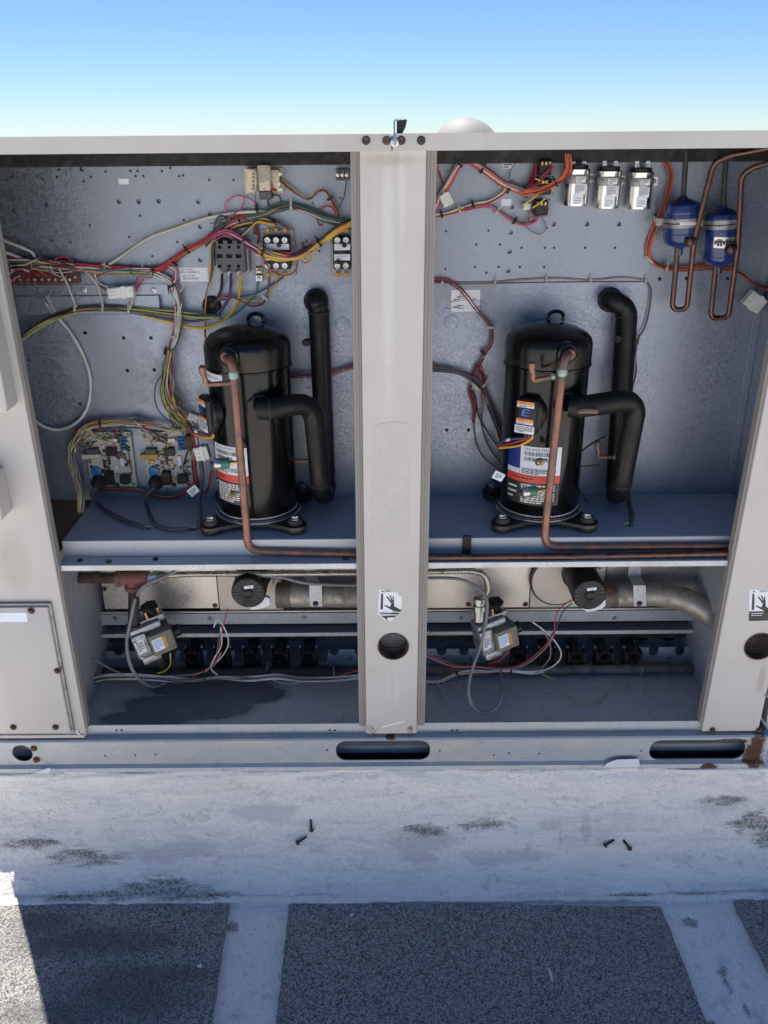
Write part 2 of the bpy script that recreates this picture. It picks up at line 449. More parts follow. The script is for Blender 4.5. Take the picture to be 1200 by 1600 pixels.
coat('curb_coat', [cb(45, 1318, .10, .012), cb(130, 1342, .16, .012), cb(245, 1395, .19, .034), cb(160, 1402, .22, .022), cb(320, 1400, .12, .018),
                   cb(660, 1297, .075, .011), cb(765, 1291, .10, .010), cb(1175, 1292, .09, .011), cb(1195, 1312, .05, .014), cb(985, 1402, .075, .007), cb(1085, 1400, .12, .005), cb(1130, 1254, .07, .006)], True,
     [cb(650, 1325, .09, .024), cb(915, 1300, .018, .018), cb(860, 1292, .05, .006), cb(500, 1330, .03, .01), cb(1120, 1262, .08, .012), cb(250, 1330, .16, .014), cb(800, 1340, .14, .010), cb(420, 1270, .10, .010)])
coat('roof_coat', [rb(360, 1450, .035, .022), rb(1135, 1535, .018, .05), rb(1165, 1575, .012, .04), rb(1080, 1440, .03, .02), rb(1110, 1598, .02, .01)], False, [rb(1165, 1540, .02, .02), rb(1130, 1560, .02, .015)])

g = NG('pad')
nf = g.noise(270, 4, .7); n2 = g.noise(110, 4, .7); nb = g.noise(2.2, 4)
c = g.mix(g.ramp(nf, .36, .62), (.055, .054, .054), (.50, .475, .44))
c = g.mix(g.ramp(n2, .54, .66, 0, .9), c, (.06, .06, .063))
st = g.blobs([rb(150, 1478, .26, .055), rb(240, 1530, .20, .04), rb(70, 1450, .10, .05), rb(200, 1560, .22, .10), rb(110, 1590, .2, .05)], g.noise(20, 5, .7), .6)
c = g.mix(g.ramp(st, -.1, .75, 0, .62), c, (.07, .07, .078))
c = g.mix(g.ramp(nb, .4, .75, 0, .25), c, (.19, .19, .195))
g.set(color=c, rough=.8, spec=.4)
g.bump(g.math('ADD', nf, g.math('MULTIPLY', n2, .8)), .9, .004)

g = NG('wet_pan')               # galvanised floor pan with a damp patch
cells = g.vor(200, 'F1', 'Color'); bw = g.n('ShaderNodeRGBToBW'); g.t.links.new(cells, bw.inputs[0])
dry = g.mix(bw.outputs[0], (.54, .54, .54), (.64, .635, .625))
n6 = g.noise(8, 6, .65)
dry = g.mix(g.ramp(n6, .5, .72, 0, .7), dry, (.68, .69, .70))
dry = g.mix(g.ramp(g.noise(26, 5, .7), .56, .7, 0, .5), dry, (.28, .28, .29))
def fb(px, py, rx, ry): q = PZ(px, py, ZFL); return (q.x, q.y-2.3, rx, ry)      # relative to the unit's origin
wb = g.blobs([fb(290, 1105, .17, .060), fb(230, 1122, .12, .035), fb(375, 1085, .12, .045), fb(330, 1075, .17, .05)], g.noise(16, 4, .6), .6); wm = g.ramp(wb, -.02, .10)
tide = g.math('MULTIPLY', g.ramp(wb, -.22, -.04), g.math('SUBTRACT', 1.0, wm)); dry = g.mix(g.math('MULTIPLY', tide, .5), dry, (.34, .33, .31))
c = g.mix(wm, dry, g.mix(g.noise(12, 5), (.11, .112, .117), (.20, .2, .205)))
g.set(color=c, rough=g.math('SUBTRACT', .58, g.math('MULTIPLY', wm, .22)), metal=g.math('MULTIPLY', g.math('SUBTRACT', 1.0, wm), .45))
g.bump(n6, .2, .003)

g = NG('base_galv')             # base rail, rust bleeding at its right end
cells = g.vor(210, 'F1', 'Color'); bw = g.n('ShaderNodeRGBToBW'); g.t.links.new(cells, bw.inputs[0])
c = g.mix(bw.outputs[0], (.36, .39, .42), (.44, .47, .50))
n6 = g.noise(1, 6, .65, stretch=(9, 9, 30)); c = g.mix(g.ramp(n6, .48, .72, 0, .8), c, (.52, .50, .44))
n7 = g.noise(1, 6, .7, stretch=(14, 20, 60)); c = g.mix(g.ramp(n7, .55, .7, 0, .55), c, (.20, .24, .33))
rx = g.blobs([(P(1178, 1175, YF).x, P(1178, 1175, YF).z-ZB, .030, .07), (P(1105, 1194, YF).x, P(1105, 1194, YF).z-ZB, .022, .010), (P(1150, 1158, YF).x, P(1150, 1158, YF).z-ZB, .05, .010),
              (P(610, 1151, YF).x, P(610, 1151, YF).z-ZB, .014, .006)], g.noise(26, 7, .75, dist=.8), 2.2, axes=(0, 2))
rm = g.ramp(rx, .05, .35); c = g.mix(rm, c, g.mix(g.noise(60, 5), (.04, .018, .012), (.12, .05, .028)))
g.set(color=c, rough=g.math('ADD', .5, g.math('MULTIPLY', rm, .35)), metal=g.math('MULTIPLY', .45, g.math('SUBTRACT', 1.0, rm)))
g.bump(n6, .15, .003)

# ---------------------------------------------------------------- roof, curb, pads
m = MB(); S = 150
m.add([(-S, -S, 0), (S, -S, 0), (S, S, 0), (-S, S, 0)], [(0, 1, 2, 3)])
roof = m.build('roof', 'roof_coat'); roof['kind'] = 'structure'

def rect_ring(d, z, N):
    x0, x1, y0, y1 = XL-d, XRT+d, YF-d, 2.96+d
    pts = [(x0+(x1-x0)*i/N, y0, z) for i in range(N)]
    pts += [(x1, y0+(y1-y0)*i/8, z) for i in range(8)]
    pts += [(x1-(x1-x0)*i/8, y1, z) for i in range(8)]
    pts += [(x0, y1-(y1-y0)*i/8, z) for i in range(8)]
    return pts
N = 220; prof = []
for i in range(len(CP)-1):
    for k in range(4):
        t = k/4; prof.append((CP[i][0]*(1-t)+CP[i+1][0]*t, CP[i][1]*(1-t)+CP[i+1][1]*t))
prof.append(CP[-1])
vs = []; fs = []; cnt = N+24
for i, (d, z) in enumerate(prof):
    for p in rect_ring(d, z, N):
        q = V(p)
        if 4 < i < len(prof)-2:
            a = noise.noise(V((q.x*6, i*.25, 3)))*.006 + noise.noise(V((q.x*22, i*.6, 9)))*.0022
            if q.x > -.25+i*.004: a += .0014
            if i > len(prof)-9: a += noise.noise(V((q.x*45, i*.2, 5)))*.004 + max(0, noise.noise(V((q.x*9, 1, 5))))*.008
            q.y -= a; q.z += a*.7
        vs.append(q)
for i in range(len(prof)-1):
    for k in range(cnt):
        k2 = (k+1) % cnt; fs.append((i*cnt+k, i*cnt+k2, (i+1)*cnt+k2, (i+1)*cnt+k))
fs = [q[::-1] for q in fs]
m = MB(); m.add(vs, fs)
CURB = tag(m.build('roof_curb', 'curb_coat', ang=60), 'sloping white coated curb with dirt streaks under the open rooftop unit', 'curb')

def pad(poly, label):
    q = [PZ(x, y, .012) for x, y in poly]; pts = []
    for i in range(len(q)):
        a, b = q[i], q[(i+1) % len(q)]; n = max(1, int((b-a).length/.012)); d = (b-a).normalized(); s_ = V((-d.y, d.x, 0))
        for k in range(n):
            c = a.lerp(b, k/n); f = noise.noise(c*30)*.0022 + noise.noise(c*90)*.0012
            pts.append(V((c.x+s_.x*f, c.y+s_.y*f, .0006)))
    m = MB(); m.prism(pts, (0, 0, .012))
    tag(m.build('walkway_pad', 'pad'), label, 'walkway pad', 'granulated pads laid on the roof')
pad([(-150, 1424), (30, 1415), (358, 1413), (352, 1450), (322, 1660), (-260, 1660)], 'dark granulated roof pad crossed by the edge of the sunlight')
pad([(452, 1413), (700, 1412), (1032, 1417), (1062, 1490), (1128, 1660), (424, 1660)], 'wide grey granulated roof pad between two white strips')
pad([(1146, 1408), (1500, 1402), (1800, 1660), (1280, 1660), (1200, 1512)], 'dark granulated roof pad beyond the torn white strip')

# ragged lap of white coating running from the curb over the pads' upper edges
y_f = PZ(600, 1412, 0).y; top_ = []; low_ = []
for k in range(261):
    x = -1.1+2.2*k/260
    r_ = .010+.006*noise.noise(V((x*7, 2, 0)))+.005*noise.noise(V((x*31, 5, 0)))+.004*noise.noise(V((x*95, 8, 0)))+.010*max(0, noise.noise(V((x*4, 9, 1)))-.1)
    top_.append((x, y_f+.012)); low_.append((x, y_f-max(.0008, r_)+.004))
vs = [V((x, y, .0155)) for x, y in top_]+[V((x, y, .0142)) for x, y in low_]+[V((x, y-.0004, .0005)) for x, y in low_]; n_ = 261
m = MB(); m.add(vs, [(n_+k, n_+k+1, k+1, k) for k in range(260)]+[(2*n_+k, 2*n_+k+1, n_+k+1, n_+k) for k in range(260)])
m.build('coating_lap', 'curb_coat', CURB)

# loose granules scattered on the roof
rd = random.Random(11); m = MB()
for k in range(2600):
    x, y = rd.uniform(-1.0, 1.0), rd.uniform(1.12, PZ(600, 1414, 0).y-.004)
    z = .0126; s_ = rd.uniform(.0008, .0019)
    o_ = [V((rd.uniform(-1, 1), rd.uniform(-1, 1), rd.uniform(.1, 1)))*s_ for _ in range(3)]
    m.add([V((x, y, z-.0004))+V((-s_, -s_, 0)), V((x, y, z-.0004))+V((s_, -s_*.6, 0)), V((x, y, z-.0004))+V((0, s_, 0)), V((x, y, z))+o_[0]], [(0, 1, 2), (0, 3, 1), (1, 3, 2), (2, 3, 0)])
mk('granule', (.10, .10, .105), .7, var=.8, vs=900, col2=(.75, .74, .72), m2=(.45, .55), s2=700)
o_ = m.build('roof_granules', 'granule', kind='stuff'); tag(o_, 'loose mineral granules scattered over the pads and strips', 'granules')

# ---------------------------------------------------------------- the unit's cabinet
unit = thing('rooftop_unit', 'grey rooftop heating and cooling unit with its service panels removed', 'rooftop unit', (0, 2.3, ZB))
def part(mb, name, mat, par=None, label=None, ang=35):
    o = mb.build(name, mat, par or unit, ang)
    if label: o['label'] = label
    return o
def screw(p, par, r=.006, mat='steel_dull', n=NF, name='screw'):
    n = V(n); m = MB()
    m.lathe(p, n, [(r*1.55, 0), (r*1.55, .0009), (r*1.3, .0016), (r, .0017)], 14, closed=True)
    m.lathe(V(p)+n*.0016, n, [(r, 0), (r, r*.75), (r*.8, r*.95)], 6)
    return m.build(name, mat, par, 30)
def hole_cyl(mb, px, py, Y, r, n=12, d=.03):
    p = P(px, py, Y); mb.cyl(p+V((0, -d, 0)), p+V((0, d, 0)), r, n=n)

# outer shell
part(MB().box(XL, XRT, 1.72, 2.95, ZT-.006, ZT-.003), 'top_panel', 'paint_rail')
part(MB().box(XL, XRT, 2.948, 2.951, ZB+.002, ZT-.0065), 'rear_panel', 'paint')
part(MB().box(XL, XL+.002, YF+.004, 2.9475, ZB+.1, ZT-.0065), 'end_panel', 'paint')
part(MB().box(XRT-.002, XRT, YF+.03, 2.9475, ZB+.1, ZT-.0065), 'end_panel', 'paint')
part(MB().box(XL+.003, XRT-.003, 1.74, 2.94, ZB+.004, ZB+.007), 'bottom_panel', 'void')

# top rails (butted at the centre post)
xs = P(612.5, 219, 1.683).x; zr0 = P(600, 236.5, 1.683).z
for (x0, x1, dz) in ((XL-.012, xs-.0012, 0), (xs+.0012, XRT+.012, .0005)):
    m = MB(); t = .0022
    m.prism([(x0, 1.683, zr0+dz), (x0, 1.683, ZT+dz), (x0, 1.735, ZT+dz), (x0, 1.735, ZT-t+dz), (x0, 1.683+t, ZT-t+dz), (x0, 1.683+t, zr0+t+dz), (x0, 1.700, zr0+t+dz), (x0, 1.700, zr0+dz)], (x1-x0, 0, 0))
    r_ = part(m, 'top_rail', 'paint_rail')
    for sx in ((572, 604) if x0 < -.5 else (627, 658)):
        screw(P(sx, 219.5, 1.683), r_, .0050, 'black_iron' if sx in (572, 658) else 'rust_dark')

# base rail: folded channel with lifting slots
zt = P(600, 1150, YF).z; zm = P(600, 1156, YF).z; zl = P(600, 1191, YF).z
m = MB(); t = .0025; X0, X1 = XL, P(1195, 1175, YF).x
pr = [(1.712, zt), (1.694, zt-.001), (1.691, zt-.005), (1.699, zm), (1.701, zl), (1.692, zl-.006), (1.690, ZB+.0015), (1.72, ZB+.0015)]
out = [V((X0, y, z)) for y, z in pr]; inn = [V((X0, y+t*1.3, z-(t if i < 2 else (-t if i > 5 else 0)))) for i, (y, z) in enumerate(pr)]
m.prism(out + inn[::-1], (X1-X0, 0, 0))
rail = part(m, 'base_rail', 'base_galv')
def slot(c, x0, y0, x1, y1, Y, n=8):
    a = P(x0, (y0+y1)/2, Y); b = P(x1, (y0+y1)/2, Y); zt_ = P((x0+x1)/2, y0, Y).z; zb_ = P((x0+x1)/2, y1, Y).z
    r = (zt_-zb_)/2*.85; pts = []
    for (cx, cz, a0) in ((b.x-r, zt_-r, 0), (a.x+r, zt_-r, 90), (a.x+r, zb_+r, 180), (b.x-r, zb_+r, 270)):
        for k in range(n+1):
            an = math.radians(a0+90*k/n); pts.append(V((cx+r*math.cos(an), Y-.03, cz+r*math.sin(an))))
    c.prism(pts, (0, .06, 0))
c = MB(); slot(c, 525, 1157, 672, 1188, YF); slot(c, 1015, 1156, 1164, 1187, YF)
for (x, y, r) in ((35, 1177, .0245), (-16, 1177, .0245)): hole_cyl(c, x, y, YF, r, 24)
for (x, y) in ((164, 1181), (211, 1180), (243, 1179), (511, 1172), (687, 1173), (772, 1180), (795, 1177), (843, 1178), (1002, 1173)): hole_cyl(c, x, y, YF, .0026)
cut(rail, c)
for (x, y) in ((53, 1169), (57, 1187)): screw(P(x, y, 1.6995), rail, .0055, 'rust')
part(MB().box(XL+.01, X1-.01, 1.742, 1.745, ZB+.012, ZB+.050), 'inner_rail', 'galv_dull')
part(MB().box(XL+.01, X1-.01, 1.756, 1.759, ZB+.012, zt-.012), 'inner_rail', 'galv_dull')
part(MB().box(X1+.0005, X1+.004, 1.70, 2.94, ZB+.002, zt), 'base_rail_end', 'galv_base')
# seam sealant smears on the rail
for (x0, x1, y0, y1) in ((942, 1000, 1186, 1199), (50, 80, 1200, 1207)):
    q = [P(x, y, 1.689) for x, y in ((x0, y1), (x0+8, y0+6), (x0+22, y0+1), (x1-2, y0), (x1, y1-3), (x1-4, y1))]
    part(MB().prism(q, (0, .0015, 0)), 'sealant_smear', 'label_white')

# floor pan with its lip
lip = part(MB().box(-.760, .80, 1.713, 1.716, P(600, 1151, 1.713).z, P(600, 1130, 1.713).z, .0006), 'floor_lip', 'base_galv')
c = MB()
for x in (182, 190, 515, 523, 706, 714, 1039, 1047): hole_cyl(c, x, 1141, 1.713, .0032)
cut(lip, c)
part(MB().box(-.755, .80, 1.7165, 2.12, ZFL-.003, ZFL), 'floor_pan', 'wet_pan')
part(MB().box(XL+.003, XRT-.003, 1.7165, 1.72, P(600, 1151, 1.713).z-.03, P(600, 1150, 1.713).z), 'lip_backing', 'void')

# panels and door frames
def xavg(a, b, Y=YF): return (P(*a, Y).x+P(*b, Y).x)/2
XA, XB = xavg((560, 236), (573, 1145)), xavg((668, 236), (650, 1145))
XFA, XFB = xavg((545, 240), (562, 1125)), xavg((683, 240), (664, 1125))
YR = YF+.028                      # inner edge of the door frame returns
XFL, XFR = xavg((0, 345), (142, 1130), YR), xavg((1197, 540), (1087, 1128), YR)
# the posts are a few millimetres out of plumb: edges seen at two heights give their lean
LEAN = dict(L=((P(0, 345, YR), P(142, 1130, YR)), XFL), R=((P(1197, 540, YR), P(1087, 1128, YR)), XFR),
            C=(((P(560, 236, YF)+P(668, 236, YF))/2, (P(573, 1145, YF)+P(650, 1145, YF))/2), (XA+XB)/2))
def lean(mb, x):
    (a, b), ref = LEAN['L' if x < -.3 else 'R' if x > .3 else 'C']
    for v in mb.v: v.x += a.x+(b.x-a.x)*(v.z-a.z)/(b.z-a.z)-ref
    return mb
def fz(px, py, rx, rz): q = P(px, py, YF); return (q.x, q.z-ZB, rx, rz)
pc = (.50, .475, .455)
paint('paint_centre', pc, .42, [([fz(606, 420, .016, .33), fz(628, 300, .010, .12)], (.55, .545, .535), .8), ([fz(620, 1075, .010, .06), fz(605, 1070, .006, .05)], (.56, .55, .53), .4),
      ([fz(614, 1010, .050, .046)], (.30, .27, .235), .7), ([fz(612, 250, .07, .016)], (.34, .32, .29), .6), ([fz(583, 1145, .012, .02), fz(641, 1145, .012, .02)], (.25, .17, .11), .6)])
paint('paint_end', pc, .42, [([fz(1187, 1012, .050, .05), fz(1190, 1060, .012, .06)], (.33, .30, .25), .7), ([fz(1113, 1143, .016, .02), fz(1186, 1143, .016, .02)], (.24, .14, .08), .7),
      ([fz(20, 880, .05, .10), fz(70, 1146, .10, .008)], (.36, .34, .30), .5), ([fz(60, 700, .012, .3)], (.54, .53, .52), .6)])
def front_panel(x0, x1, name):
    m = MB().box(x0, x1, YF, YF+.02, P(600, 1147, YF).z, zr0+.004, .003, 2)
    lean(m, 0 if name == 'centre_panel' else x0)
    return part(m, name, 'paint_centre' if name == 'centre_panel' else 'paint_end')
cp = front_panel(XA, XB, 'centre_panel')
c = MB(); hc = P(614.5, 1010, YF); c.cyl(hc+V((0, -.05, 0)), hc+V((0, .05, 0)), .0335, n=40); cut(cp, c)
lp = front_panel(XL, XFL-.0045, 'end_post_panel')
rp = front_panel(XFR+.0065, P(1190, 1147, YF).x, 'end_post_panel')
hr = P(1187, 1010, YF); c = MB(); c.cyl(hr+V((0, -.05, 0)), hr+V((0, .05, 0)), .0335, n=40); cut(rp, c)
for hcx, par in ((hc, cp), (hr, rp)):
    m = MB(); m.lathe(hcx+V((0, -.0012, 0)), (0, 1, 0), [(.0335, .0003), (.0355, 0), (.036, .001), (.0332, .004), (.0328, .06), (.0318, .06), (.0322, .004), (.0335, .0003)], 40, closed=False)
    part(m, 'outlet_collar', 'rust_dark', par)
    m = MB()
    for k in range(-6, 7):
        o = k*.0052
        h_ = math.sqrt(max(0, .0325**2-o*o))
        if h_ > .004:
            m.tube([hcx+V((o, .016, -h_)), hcx+V((o, .016, h_))], .0006, 4)
            m.tube([hcx+V((-h_, .0166, o)), hcx+V((h_, .0166, o))], .0006, 4)
    part(m, 'wire_mesh', 'black_iron', par)
for (x, y, mt, par) in ((583, 1139, 'steel', cp), (641, 1138, 'steel_dull', cp), (124, 1144, 'steel', lp), (1113, 1140, 'rust_dark', rp), (1186, 1140, 'rust_dark', rp), (1199, 1086, 'steel_dull', rp)):
    if (x, y) == (583, 1139):
        a = P(x, y, YF); m = MB(); m.cyl(a, a+V((-.012, -.022, .002)), .0035, n=10); part(m, 'bolt', 'chrome', par)
    screw(P(x, y, YF), par, .0045, mt)
# pale scratch on the centre panel
q = px3([(596, 1136), (602, 1133.5), (632, 1126), (632, 1128), (603, 1135.5), (597, 1137.5)], YF-.0004)
part(MB().prism(q, (0, .0003, 0)), 'scratch', 'label_white', cp)

# weathered label residue on the centre panel
q = px3([(586, 664), (612, 659), (640, 662), (639, 740), (638, 848), (600, 851), (580, 849), (582, 740)], YF-.0006)
g = NG('residue'); n_ = g.noise(60, 6, .7); c_ = g.mix(g.ramp(n_, .4, .65), (.505, .48, .46), (.47, .447, .43))
g.set(color=c_, rough=.7); g.bump(n_, .5, .002)
part(MB().prism(q, (0, .0005, 0)), 'label_residue', 'residue', cp)

# frames round the openings: a set-back face and a return going inwards
def frame(x_edge, x_face, name='door_frame'):
    z0, z1 = P(600, 1134, YF+.006).z, zr0+.002
    s = 1 if x_face > x_edge else -1
    m = MB()
    m.box(x_edge, x_face, YF+.006, YF+.0085, z0, z1, .0006)
    m.box(x_edge, x_edge+s*.0025, YF+.0086, YR, z0, z1)
    if abs(x_face-x_edge) > .01: m.box(x_edge+s*.006, x_edge+s*.0105, YF+.0035, YF+.0059, z0, z1, .001)
    else: m.box(x_edge-s*.0012, x_edge-s*.0001, YF+.014, YF+.019, z0, z1, .0004)
    lean(m, x_edge); part(m, name, 'taupe')
frame(XFA, XA-.0005); frame(XFB, XB+.0005)
frame(XFL, XFL-.004); frame(XFR, XFR+.006)
# closed boxes behind the posts so that no sky shows between the bays
part(MB().box(XFA+.004, XFB-.004, YF+.0465, YF+.05, ZFL, zr0), 'post_back', 'galv_dull')

# access cover on the end post
X1c = -.748; z0, z1 = P(600, 1142, YF-.014).z, P(600, 945, YF-.014).z
m = MB().box(XL+.01, X1c, YF-.014, YF-.0004, z0, z1, .003, 2)
ac = part(m, 'access_cover', 'paint')
for (x, y) in ((49, 954), (90, 1048), (21, 1136), (87, 1136)): screw(P(x, y, YF-.014), ac, .0052, 'rust_dark')
part(MB().pbox(-40, 957.5, 42, 972, YF-.0148, YF-.0142), 'blank_tape', 'tape', ac)
part(MB().box(X1c+.0005, X1c+.006, YF-.008, YF-.0004, z0-.004, z1+.006), 'cover_shadow_line', 'steel_dull', ac)  # darker strips, right and top, stand in for the cover's shadow line
part(MB().box(XL+.01, X1c, YF-.008, YF-.0004, z1+.0005, z1+.006), 'cover_shadow_line', 'steel_dull', ac)
part(MB().box(XL+.004, -.721, YF-.004, YF-.0002, P(600, 1148, YF).z, P(600, 1143.2, YF).z, .001), 'panel_hem', 'paint', lp)

# back walls
bw_ = part(MB().box(XL+.003, .862, YB, YB+.002, ZS-.004, ZT-.01), 'back_wall', 'galv_low')
c = MB()
for (x, y) in ((133, 520), (193, 528), (236, 528), (199, 579), (241, 578), (698, 672), (732, 672), (125, 631), (1031, 436), (1073, 435), (1137, 435), (45, 563), (471, 741)):
    hole_cyl(c, x, y, YB, .0042)
cut(bw_, c)
def holes(o, Y, lst, big=()):
    c = MB()
    for (x, y) in lst: hole_cyl(c, x, y, Y, .0027)
    for (x, y) in big: hole_cyl(c, x, y, Y, .0052)
    cut(o, c)
zs_l = P(300, 446, YP).z; zs_r = P(850, 440, YP).z
pl = part(MB().box(XL+.01, -.0600, YP, YP+.0025, zs_l, ZT-.012), 'electrical_plate', 'galv')
holes(pl, YP, [(92, 264), (66, 280), (89, 276), (142, 276), (131, 283), (165, 268), (204, 267), (215, 267), (212, 275), (224, 275), (253, 267), (266, 262), (280, 275), (12, 281), (17, 277), (21, 329), (29, 376), (81, 376), (110, 379),
               (140, 352), (202, 370), (219, 337), (287, 344), (277, 378), (238, 400), (327, 281), (365, 281), (286, 274), (532, 309), (489, 317), (474, 380), (479, 377), (0, 319), (499, 392), (344, 344)],
      [(128, 264), (186, 315), (217, 315), (248, 314), (310, 315), (329, 335), (313, 354), (313, 406), (337, 361), (72, 319), (465, 442)])
pr_ = part(MB().box(.09, P(1022, 345, YP).x, YP, YP+.0025, zs_r, ZT-.012), 'electrical_plate', 'galv')
holes(pr_, YP, [(768, 252), (697, 361), (763, 360), (744, 382), (781, 382), (815, 387), (696, 420), (742, 417), (779, 417), (812, 417), (760, 426), (851, 387), (866, 387), (914, 387), (961, 387), (850, 417), (854, 356)],
      [(798, 363), (796, 393), (794, 423), (865, 350), (917, 350), (967, 350), (800, 323)])
# folded bracket and raised plate below the left electrical plate
part(MB().pbox(22, 445, 262, 461, YP-.003, YP+.002), 'bracket_strip', 'galv_low')
for x in (131, 241): screw(P(x, 453, YP-.003), unit, .0042, 'steel')
part(MB().pbox(24, 461.5, 250, 492, YP-.006, YP+.009, .002), 'cover_plate', 'galv_low')
# knock-outs and faint round marks
for (x, y) in ((705, 503), (535, 506), (752, 503)):
    m = MB(); m.lathe(P(x, y, YB), NF, [(.0172, 0), (.0168, .0008), (.015, .0011), (.0, .0012)], 28); part(m, 'knock_out', 'galv_low')
# dark lined header under the top
part(MB().box(XL+.004, XRT-.004, YP-.028, YP+.004, P(600, 257, YP-.028).z, ZT-.009, .003), 'lined_header', 'header_foam')
part(MB().box(XL+.004, XRT-.004, 1.735, YP-.0285, ZT-.016, ZT-.0065), 'top_lining', 'header_foam')
# upper side walls of the bay, right hand corner flange
part(MB().box(.8625, .8645, 1.76, 2.01, ZS, ZT-.017), 'side_wall', 'galv_low')
part(MB().box(.845, .8622, YB-.0035, YB-.0005, ZS+.002, ZT-.04, .0008), 'corner_flange', 'galv_low')
part(MB().box(XL+.004, XL+.006, 1.73, 2.01, ZB+.12, ZT-.017), 'side_wall', 'galv_dull')

# compressor shelf: top, front fall, flange, white angle
shx0, shx1 = -.721, .862
sh = part(MB().box(shx0, shx1, 1.760, YB-.001, ZS-.0025, ZS, .0008), 'compressor_shelf', 'paint_shelf')
c = MB()
for (x, y, r) in ((230, 825, .012), (304, 826, .013), (983, 820, .0125), (989, 834, .0045)):
    q = PZ(x, y, ZS); c.cyl(q+V((0, 0, -.02)), q+V((0, 0, .02)), r, n=20)
cut(sh, c)
zfl = P(600, 866, 1.759).z
part(MB().box(shx0, shx1, 1.7575, 1.7597, zfl, ZS-.0004, .0006), 'shelf_front', 'paint_shelf')
fl = part(MB().box(shx0, shx1, 1.7175, 1.757, zfl-.002, zfl, .0004), 'shelf_flange', 'paint_shelf')
for (x, y) in ((125, 876), (170, 878), (243, 874), (540, 873)):
    q = PZ(x, y, zfl); m = MB(); m.lathe(q, (0, 0, 1), [(.007, 0), (.007, .0012), (.0045, .0013), (.0045, .004), (.003, .005)], 12); m.build('screw', 'rust_dark', fl)
part(MB().box(-.735, .80, 1.7145, 1.717, P(600, 888.5, 1.7145).z, P(600, 880, 1.7145).z, .0006), 'shelf_angle', 'galv_base')
m = MB(); m.pbox(723, 838, 736, 873, 1.748, 1.757, .002)
m.build('rubber_pad', 'rubber', unit)

# lower bay
part(MB().box(-.7435, -.742, 1.748, 2.10, ZFL+.0005, zfl-.004), 'burner_bay_side', 'galv_dull')
part(MB().box(.80, .802, 1.72, 2.10, ZFL+.0005, zfl-.004), 'burner_bay_side', 'galv_dull')
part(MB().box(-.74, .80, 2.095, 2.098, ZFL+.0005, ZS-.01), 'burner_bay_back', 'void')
YL = 1.985
def lowplate(x0, y0, x1, y1, Y, mat, name, th=.002): return part(MB().pbox(x0, y0, x1, y1, Y, Y+th, .0005), name, mat)
pA = lowplate(158, 870, 338.5, 951, YL, 'galv_rust', 'flue_plate')
pB = lowplate(340, 870, 441, 954, YL+.001, 'cream_paint', 'inducer_plate')
pC = lowplate(442, 870, 690, 953, YL+.012, 'galv_rust', 'flue_plate')
pD = lowplate(600, 870, 828.5, 950, YL, 'galv_rust', 'flue_plate')
pE = lowplate(830, 870, 945, 952, YL+.001, 'cream_paint', 'inducer_plate')
pG = lowplate(946, 870, 1180, 952, YL+.012, 'galv_rust', 'flue_plate')
for (x, y, p_) in ((163, 920, pA), (336, 946, pA), (732, 944, pD), (821, 944, pD)): screw(P(x, y, YL), p_, .0045, 'rust')
lowplate(150, 953, 1180, 956, YL-.006, 'galv_rust', 'plate_hem', .004)
aw = lowplate(150, 956.5, 1180, 973, YL-.010, 'galv_dull', 'angle_rail', .003)
for (x, y) in ((180, 966), (328, 966), (475, 965), (960, 966), (720, 966)): screw(P(x, y, YL-.010), aw, .004, 'steel_dull')
part(MB().pbox(150, 974, 1180, 1000, YL+.02, YL+.022), 'dark_slot_plate', 'black_plate')  # black plate stands in for the slot's dark, shaded void
lowplate(158, 987.5, 1160, 993, 1.958, 'galv_base', 'burner_lip', .004)
part(MB().box(-.735, .795, 1.962, YL+.02, P(600, 990, 1.958).z-.0015, P(600, 990, 1.958).z), 'burner_lip', 'galv_dull')
rp_ = part(MB().pbox(150, 985, 1180, 1040, 2.05, 2.052), 'orifice_wall', 'galv_dull')
c = MB()
for x in (540, 580, 630, 660, 690, 730, 780, 850, 1005, 1046, 1086, 180, 215, 505): hole_cyl(c, x, 992, 2.05, .020, 20)
cut(rp_, c)
bp = part(MB().pbox(150, 1014, 1180, 1037, 1.974, 1.976), 'burner_bracket', 'galv_base')
c = MB()
for x in (185, 522, 562, 690, 725, 1021, 1062, 1100):
    q = P(x, 1018, 1.974); c.cyl(q+V((0, -.02, 0)), q+V((0, .02, 0)), .0125, n=20); c.box(q.x-.0125, q.x+.0125, q.y-.02, q.y+.02, q.z, q.z+.03)
for x in (196, 547, 695, 735, 1046, 1088): hole_cyl(c, x, 1029, 1.974, .0038)
for x in (290, 332, 375, 418, 458, 500, 830, 875, 918, 960, 805, 262):
    a = P(x, 1037, 1.974); b = P(x+5, 1010, 1.974)
    c.prism([a+V((-.016, -.02, .005)), a+V((.016, -.02, .005)), b+V((.0195, -.02, .01)), b+V((-.0195, -.02, .01))], (0, .04, 0))
cut(bp, c)

# flakes of rust and dirt on the burner bay floor
rd = random.Random(5); m = MB()
for k in range(900):
    x = rd.uniform(-.73, .78); y = 1.72+abs(rd.gauss(0, .12))+(.12 if rd.random() < .5 else 0)
    if not 1.722 < y < 1.97: continue
    s_ = rd.uniform(.0008, .0026); a = rd.uniform(0, 6.28); u = V((math.cos(a), math.sin(a), 0))*s_; w_ = V((-math.sin(a), math.cos(a), .3))*s_*.6; o = V((x, y, ZFL+.0006))
    m.add([o+u, o+w_, o-u, o-w_+V((0, 0, .001))], [(0, 1, 2, 3)])
fk = part(m, 'rust_flakes', 'rust_dark'); fk['kind'] = 'stuff'

